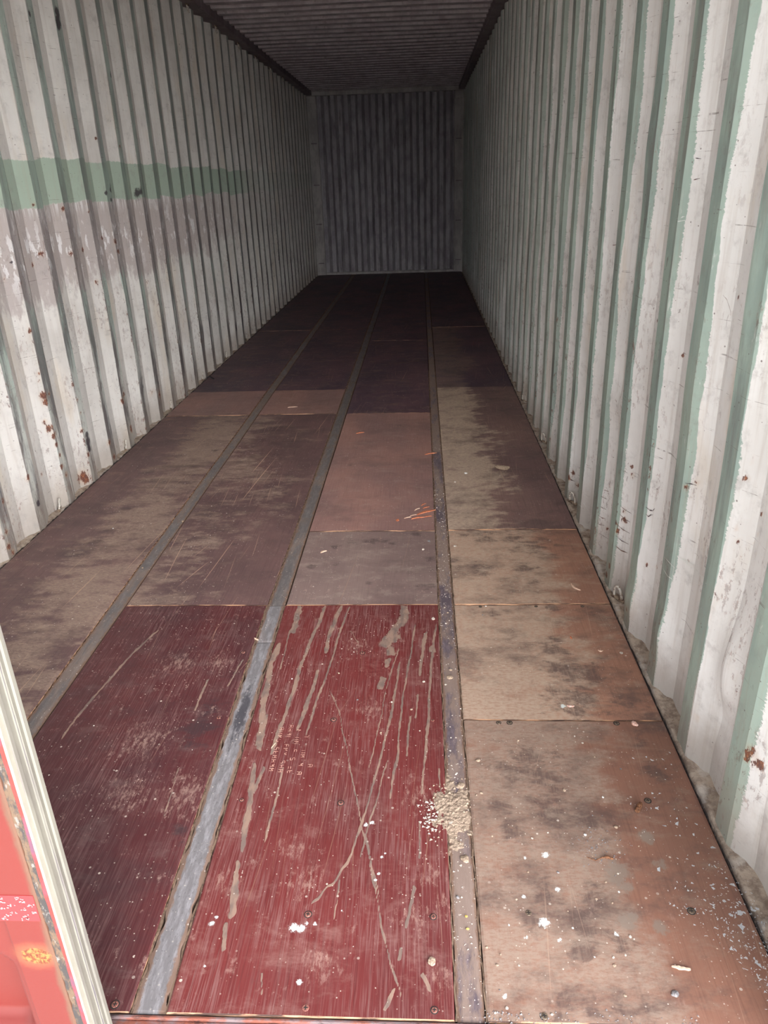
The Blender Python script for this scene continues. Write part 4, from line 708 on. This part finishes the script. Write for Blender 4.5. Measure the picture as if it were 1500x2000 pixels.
# worn printed characters on the bright red sheet
M_print = (lambda t: t.done(t.mix(c8(220, 180, 158), c8(196, 134, 120), t.ss(t.noise(300, 4, .7), .4, .6)), .8))(NT('worn_pale_print'))
V = []; F = []; g = np.random.default_rng(3)
GL = [((0, 0, 0, 1), (0, 1, 1, 1), (1, 1, 1, 0), (0, .5, 1, .5)), ((0, 0, 0, 1), (0, 1, 1, 1), (0, .5, 1, .5), (0, 0, 1, 0)), ((0, 0, 0, 1), (1, 0, 1, 1), (0, .5, 1, .5)), ((0, 1, 1, 1), (0, .5, 1, .5), (0, 0, 1, 0), (0, .5, 0, 1), (1, 0, 1, .5)), ((0, 0, 0, 1), (1, 0, 1, 1), (0, 1, .5, .4), (.5, .4, 1, 1))]
for row in range(5):
    for c in range(12):
        if g.random() < (.15 if row < 2 else .35+.06*row): continue
        # text runs along the sheet, lines stack across it
        ox = .118+row*.0245; oy = .790-c*.0155-row*.004; gl = GL[int(g.integers(len(GL)))]
        for (a0, b0, a1, b1) in gl:
            if g.random() < .22: continue
            p0 = Vector((ox+b0*.012, oy-a0*.0085, .0006)); p1 = Vector((ox+b1*.012, oy-a1*.0085, .0006)); d = (p1-p0).normalized(); nrm = Vector((-d.y, d.x, 0))*.0009*g.uniform(.6, 1.4)
            p0 += d*g.uniform(0, .0015); p1 -= d*g.uniform(0, .0015); n = len(V); V += [p0-nrm, p1-nrm*g.uniform(.5, 1), p1+nrm, p0+nrm]; F.append((n, n+1, n+2, n+3))
o = sheet_of[(XC[0], 0.0)]; V = [(v[0]-XC[0], v[1], v[2]+.0006) for v in V]
link('printed_characters', mesh('printed_characters', V, F, (M_print,)), o, label='worn pale printed characters')
# ---------------------------------------------------------------- stones, clods, chips
def stone_mesh(seed, sub=2, rough=.25, flat=.6):
    bm = bmesh.new(); bmesh.ops.create_icosphere(bm, subdivisions=sub, radius=1); g = np.random.default_rng(seed)
    pl = [(Vector(g.normal(size=3)).normalized(), g.uniform(.62, .9)) for _ in range(9)]
    for v in bm.verts:
        for n, dd in pl:
            h = v.co.dot(n)
            if h > dd: v.co -= n*(h-dd)*.9
        v.co *= 1+rough*.3*math.sin(v.co.x*7+seed)*math.cos(v.co.y*6+seed*2)*math.sin(v.co.z*8)
        v.co.z *= flat
    me = bpy.data.meshes.new('stone'); bm.to_mesh(me); bm.free(); return me
def col_mat(name, a, b, rough=.9, sc=250, spec=.25):
    t = NT(name); n = t.noise(sc, 4, .65); t.bump(n, .0012, .6); return t.done(t.mix(a, b, t.ss(n, .38, .62)), rough, spec=spec)
SMATS = [('pale', col_mat('pale_stone', c8(214, 204, 190), c8(180, 168, 154))), ('tan', col_mat('tan_stone', c8(188, 166, 142), c8(150, 130, 112))),
         ('grey', col_mat('grey_stone', c8(150, 146, 144), c8(112, 108, 108))), ('white', col_mat('white_stone', c8(232, 230, 224), c8(208, 204, 196)))]
SM_ = {}
for k, (nm, mt) in enumerate(SMATS):
    for j in range(3):
        me = stone_mesh(k*10+j); me.materials.append(mt); SM_[(k, j)] = me
zones = [(XA, 'left dark brown sheet'), (XB, 'sheet left of the centre strip'), (XC, 'middle sheet'), (XD, 'sheet beside the right wall')]
def top_at(x, y):
    for (xa, xb), (ya, yb), top, *_ in SHEETS:
        if xa <= x <= xb and ya <= y <= yb: return top
    return -.001
def zone(x, y):
    if .568 < x < .628: a = 'the gritty right steel strip'
    elif x <= -.62: a = 'the dusty sheet by the left wall'
    elif x < -.04: a = 'the floor left of the centre strip'
    elif x < .57: a = 'the bright red sheet' if y < 1.43 else 'the grey-brown and pinkish middle sheets'
    else:
        a = 'the nearest tan sheet' if y < .812 else 'the second tan sheet' if y < 1.43 else 'the right sheets behind the two nearest tan ones'
    if x > .628 and y < .812:
        a += ', ' + ('front' if y < .2 else 'middle' if y < .45 else 'rear') + (' left' if x < .85 else ' right') + ' part'
    elif .568 < x < .628 or (0 < x < .57 and y < 1.43): a += ', ' + ('front' if y < .4 else 'middle' if y < .9 else 'rear') + ' part'
    return a
for i, (x, y, rad) in enumerate(PEB):
    k = [1, 0, 2, 1, 0, 3, 1, 0][i*5 % 8]; me = SM_[(k, i % 3)]; rad = min(rad, .009)
    kind_ = 'tiny' if rad < .0034 else 'small'
    o = link('pebble', me, None, (x, y, top_at(x, y)+rad*.36), label='%s %s stone on %s' % (kind_, SMATS[k][0], zone(x, y)), category='stone', group='small stones scattered on the floor')
    o.scale = (rad*(1+.25*math.sin(i)), rad, rad*(.9)); o.rotation_euler = (0, 0, i*1.3)
clod_l = ['flat pale clod of dirt on the front part of the gritty strip', 'larger tan clod on the gritty strip beside the second tan sheet', 'cracked tan clod on the gritty strip just behind the dirt heap', 'oval grey mud clod on the bright red sheet near its front right corner', 'flat pale clod on the long half-dusty dark sheet', 'grey mud lump on the nearest tan sheet by the sill']
for i, (x, y, rad) in enumerate(CLOD):
    me = stone_mesh(60+i, 3, .6, .42); me.materials.append(SMATS[1][1] if i != 5 else SMATS[2][1])
    o = link('dirt_clod', me, None, (x, y, top_at(x, y)+rad*.25), label=clod_l[i], category='clod', group='clods of dried dirt'); o.scale = (rad*(1.2 if i == 4 else .95), rad*(1.5 if i == 4 else 1.1), rad*.8); o.rotation_euler = (0, 0, i)
# yellow crumbs on the strip
M_yel = col_mat('yellow_crumb', c8(226, 196, 110), c8(190, 150, 70))
for i, (x, y) in enumerate(((.600, .208), (.601, .180))):
    me = stone_mesh(80+i); me.materials.append(M_yel); o = link('yellow_crumb', me, None, (x, y, .0015), label='%s yellow crumb on the gritty right strip' % ('rear' if i == 0 else 'front'), category='crumb', group='yellow crumbs on the strip'); o.scale = (.0035, .003, .0025)
# splinters, chips, twig, bark
M_wood = col_mat('fresh_orange_wood', c8(214, 140, 102), c8(184, 104, 74), .85, 180)
M_pale = col_mat('pale_wood', c8(226, 198, 174), c8(204, 168, 144), .85, 180)
M_bark = col_mat('brown_bark', c8(140, 98, 70), c8(92, 62, 46), .9, 300)
M_pinkw = col_mat('pinkish_chip', c8(232, 206, 192), c8(206, 158, 138), .8, 200)
def chip_mesh(L, Wd, H, seed, bend=.2, n=9):
    g = np.random.default_rng(seed); V = []; F = []
    for i in range(n):
        a = i/(n-1); w = Wd*(.25+.75*math.sin(math.pi*(.08+.84*a)))*g.uniform(.7, 1.2); y = (a-.5)*L; x = bend*L*((a-.5)**2)*2+g.uniform(-.06, .06)*Wd; z = H*.5*math.sin(math.pi*a)*g.uniform(.4, 1)
        V += [(x-w/2, y, 0), (x+w/2, y, 0), (x+w*.35, y, z+H*.55), (x-w*.35, y, z+H*.5)]
    for i in range(n-1):
        for k in range(4): F.append((i*4+k, i*4+(k+1) % 4, i*4+4+(k+1) % 4, i*4+4+k))
    F += [(3, 2, 1, 0), tuple(len(V)-4+k for k in range(4))]
    return V, F
def chip(x, y, L, Wd, H, rz, mat, name, label, cat='wood chip', group=None, seed=1, bend=.2):
    V, F = chip_mesh(L, Wd, H, seed, bend); o = link(name, mesh(name, V, F, (mat,)), None, (x, y, top_at(x, y)+.0006), label=label, category=cat); o.rotation_euler = (0, 0, rz)
    if group: o['group'] = group
    return o
cl = CHIPS
chip(cl[0][0], cl[0][1], .020, .015, .006, .6, M_pinkw, 'plastic_flake', 'ragged pinkish-white flake at the joint between the two nearest tan sheets', 'flake', seed=2)
chip(cl[1][0], cl[1][1], .020, .008, .003, 1.5, M_pinkw, 'wood_chip', 'flat pinkish chip on the second tan sheet near its front joint', seed=3)
chip(cl[2][0], cl[2][1], .016, .006, .003, .1, M_wood, 'wood_chip', 'little orange splinter cluster on the second tan sheet', seed=4)
chip(cl[3][0], cl[3][1], .016, .005, .004, 1.3, M_pale, 'wood_chip', 'small cream curved shaving on the right part of the second tan sheet', seed=5, bend=.8)
# bark roll: ridged tube
V, F = tube([(0, -.014, .006), (0, -.008, .0065), (0, -.002, .006), (0, .004, .0068), (0, .010, .006), (0, .015, .0062)], [.0052, .0064, .0056, .0066, .0058, .0048], 10)
o = link('bark_piece', mesh('bark_piece', V, F, (M_bark,)), None, (cl[4][0], cl[4][1], .001), label='curled brown piece of bark on the nearest tan sheet', category='bark'); o.rotation_euler = (0, 0, -.55)
V, F = tube([(-.040, .004, .002), (-.022, -.004, .002), (-.008, .002, .004), (.004, .004, .004), (.016, 0, .003)], [.0008, .0010, .0013, .0035, .0022], 7)
link('twig', mesh('twig', V, F, (M_bark,)), None, (cl[5][0], cl[5][1], .001), label='thin brown twig with a frayed tuft beside a grey dust patch', category='twig')
spl = [(6, .07, .010, 'orange splinter at the edge of the pinkish sheet beside the gritty strip', 1.2), (7, .10, .020, 'long torn orange splinter at the right end of the pinkish middle sheet', 1.0), (8, .06, .010, 'thin orange splinter left of the long torn one', 1.25), (9, .05, .014, 'orange splinter near the far left corner of the pinkish middle sheet', 1.1), (10, .022, .014, 'small orange chip near the front of the pinkish middle sheet', .2),
       (11, .065, .018, 'pale wood chip on the short lighter sheet left of the centre strip', 1.4), (12, .03, .012, 'pale curled chip on the grey-brown sheet near the centre strip', .9)]
for k, L, Wd, lab, rz in spl:
    chip(cl[k][0], cl[k][1], L, Wd, .004, -rz, M_pale if k in (11, 12) else M_wood, 'wood_splinter', lab, 'splinter', 'wood splinters on the middle sheets', seed=k, bend=.15)
g = np.random.default_rng(21)
for j, (dx, dy) in enumerate(((.012, .05), (-.03, .03), (.02, -.05), (-.045, -.035), (.0, .085), (-.07, -.06))):
    chip(cl[7][0]+dx-.01, cl[7][1]+dy, .035, .006, .003, -1.0+.3*math.sin(j*2), (M_wood, M_pale)[j % 2], 'wood_splinter', ('thin sliver just behind the long torn orange splinter', 'pale sliver touching the left side of the long torn splinter', 'thin orange sliver just in front of the long torn splinter', 'pale sliver in front and left of the long torn splinter', 'orange sliver farthest behind the long torn splinter', 'pale sliver farthest left of the long torn splinter')[j], 'splinter', 'slivers around the torn splinter', seed=30+j)
chip(cl[13][0], cl[13][1], .034, .007, .004, 1.4, M_pale, 'wood_splinter', 'pale flat splinter on the nearest tan sheet towards the front right', 'splinter', seed=50, bend=.05)
chip(cl[14][0]-.03, cl[14][1]+.19, .022, .006, .003, .9, M_pale, 'wood_splinter', 'pale sliver on the dull red sheet near its rear right corner', 'splinter', seed=51, bend=.1)
chip(cl[15][0]+.06, cl[15][1]+.04, .022, .002, .002, -.35, M_pale, 'wood_splinter', 'thin needle-like sliver on the bright red sheet left of the printing', 'splinter', seed=52, bend=.02)
chip(1.065, 1.545, .055, .006, .005, .45, M_pale, 'wood_splinter', 'raised torn splinter on the light tan sheet near the right wall', 'splinter', seed=53, bend=.3)
# heap of dirt
from mathutils import noise as mnoise
n = 120; V = []; F = []; g = np.random.default_rng(9)
cx, cy, R1, R2 = .578, .492, .052, .105
for j in range(n):
    for i in range(n):
        a = (i/(n-1)-.5)*2; b = (j/(n-1)-.5)*2; x = cx+a*R1*1.25; y = cy+b*R2*1.25
        nz_ = mnoise.noise(Vector((x*30, y*30, 1))); rr = math.hypot(a*1.25, b*1.25)+.45*nz_+.25*mnoise.noise(Vector((x*90, y*90, 3)))
        lump = mnoise.noise(Vector((x*160, y*160, 5))); crack = abs(mnoise.noise(Vector((x*70, y*70, 9))))
        h = max(0, 1-rr**2)**.6*(.0065+.002*lump+.004*min(crack, .25)+.0012*mnoise.noise(Vector((x*420, y*420, 2))))
        V.append((x, y, h-.004))
for j in range(n-1):
    for i in range(n-1): F.append((j*n+i, j*n+i+1, (j+1)*n+i+1, (j+1)*n+i))
M_dirt = col_mat('loose_tan_dirt', c8(176, 156, 135), c8(146, 127, 110), .95, 140)
link('dirt_heap', mesh('dirt_heap', V, F, (M_dirt,)), label='small heap of crumbly tan dirt lying across the gritty steel strip', category='dirt', kind='stuff')

# ---------------------------------------------------------------- uncountable grit and paint flakes
ICO = None
def grit(name, pts, sizes, mat, label, cat, flat=.7, z0=0.0):
    base = np.array([(1, 0, 0), (-.5, .87, 0), (-.5, -.87, 0), (.1, .1, 1)])*1.0; bf = np.array([(0, 1, 3), (1, 2, 3), (2, 0, 3), (0, 2, 1)])
    m_ = len(pts); V = np.zeros((m_*4, 3)); F = np.zeros((m_*4, 3), dtype=int)
    if flat < .3:       # ragged thin flakes
        base = np.array([(1, .1, 0), (.3, .9, .1), (-.6, .7, 0), (-.8, -.5, 0)])
        bf = np.array([(0, 1, 2), (0, 2, 3), (0, 2, 1), (0, 3, 2)])
    for i, ((x, y), s_) in enumerate(zip(pts, sizes)):
        a = rng.uniform(0, 6.28); c, s2 = math.cos(a), math.sin(a); B = (base+(rng.uniform(-.3, .3, base.shape)*(1, 1, .3) if flat < .3 else 0))*np.array([s_, s_*rng.uniform(.5, 1), s_*flat]); B = np.stack([B[:, 0]*c-B[:, 1]*s2, B[:, 0]*s2+B[:, 1]*c, B[:, 2]], 1)
        V[i*4:i*4+4] = B+np.array([x, y, top_at(x, y)+z0]); F[i*4:i*4+4] = bf+i*4
    return link(name, mesh(name, V, F.tolist(), (mat,)), label=label, category=cat, kind='stuff')
def scat(nn, fx, fy): return np.stack([fx(nn), fy(nn)], 1)
U = rng.uniform; N = rng.normal
p = scat(1500, lambda n: U(.571, .624, n), lambda n: U(0, 3.2, n)**1.0); grit('grit', p, rng.gamma(2.0, .0006, len(p)).clip(.0005, .0045), SMATS[0][1], 'pale grit strewn along the right steel strip', 'grit')
p = scat(1100, lambda n: U(.63, 1.165, n), lambda n: 2.0*U(0, 1, n)**1.6); grit('grit', p, rng.gamma(2.0, .0004, len(p)).clip(.0004, .003), SMATS[1][1], 'tan grit strewn over the tan sheets', 'grit')
p = scat(500, lambda n: U(.09, .565, n), lambda n: U(0, 1.42, n)); grit('grit', p, rng.gamma(2.0, .00035, len(p)).clip(.0004, .0022), SMATS[0][1], 'fine pale grit on the bright red sheet', 'grit')
p = scat(500, lambda n: U(-1.1, -.05, n), lambda n: U(.3, 3.6, n)); grit('grit', p, rng.gamma(2.0, .0005, len(p)).clip(.0005, .003), SMATS[0][1], 'fine pale grit on the floor left of the centre strip', 'grit')
p = scat(700, lambda n: 1.168+.035*U(0, 1, n)**1.5, lambda n: U(0, 4.0, n)); grit('grit', p, rng.gamma(2.2, .0008, len(p)).clip(.0008, .005), SMATS[1][1], 'coarse grit in the gap along the foot of the right wall', 'grit', z0=-.006)
p = scat(260, lambda n: N(.585, .022, n).clip(.53, .66), lambda n: N(.49, .05, n)); grit('crumbs', p, rng.gamma(2.0, .0012, len(p)).clip(.001, .006), M_dirt, 'crumbs of dirt spread around the small dirt heap', 'grit', z0=.001)
p = scat(120, lambda n: N(.525, .012, n), lambda n: N(.47, .03, n)); grit('crumbs', p, rng.gamma(2.0, .0012, len(p)).clip(.001, .005), SMATS[0][1], 'pale crumbs spilled onto the bright red sheet beside the heap', 'grit', z0=.0005)
p = scat(450, lambda n: U(.62, 1.0, n), lambda n: U(-.003, .02, n)); grit('grit', p, rng.gamma(2.0, .0008, len(p)).clip(.0006, .004), SMATS[2][1], 'grey grit gathered along the front edge of the tan sheet', 'grit')
p = scat(260, lambda n: N(.90, .03, n), lambda n: N(.385, .03, n)); grit('grit', p, rng.gamma(2.0, .0006, len(p)).clip(.0006, .003), SMATS[2][1], 'grey grit in the dust patch on the nearest tan sheet', 'grit')
M_flk = col_mat('white_paint_flake', c8(240, 242, 242), c8(220, 224, 226), .6, 200)
p = np.concatenate([scat(520, lambda n: (1.165-np.abs(N(0, .06, n))), lambda n: (.02+np.abs(N(0, .16, n)))), scat(160, lambda n: U(1.0, 1.16, n), lambda n: U(.0, .7, n)), scat(240, lambda n: 1.168+.03*U(0, 1, n), lambda n: .04+np.abs(N(0, .12, n)))])
grit('paint_flakes', p, rng.gamma(1.8, .0011, len(p)).clip(.0006, .007), M_flk, 'white paint flakes shed on the floor at the front end of the right wall', 'paint flakes', flat=.2)

# where several stones would read the same, say how far each lies from the door
by = {}
for o in COL.objects:
    if o.get('group') == 'small stones scattered on the floor': by.setdefault(o['label'], []).append(o)
for lab, os_ in by.items():
    if len(os_) > 1:
        os_.sort(key=lambda o: o.location.y); od = ['nearest', 'second nearest', 'third nearest', 'fourth nearest', 'fifth nearest']
        for k, o in enumerate(os_): o['label'] = lab.replace(' part', '').replace('the right sheets behind the two nearest tan ones', 'the farther right sheets')+', '+od[min(k, 4)]+' the sill'
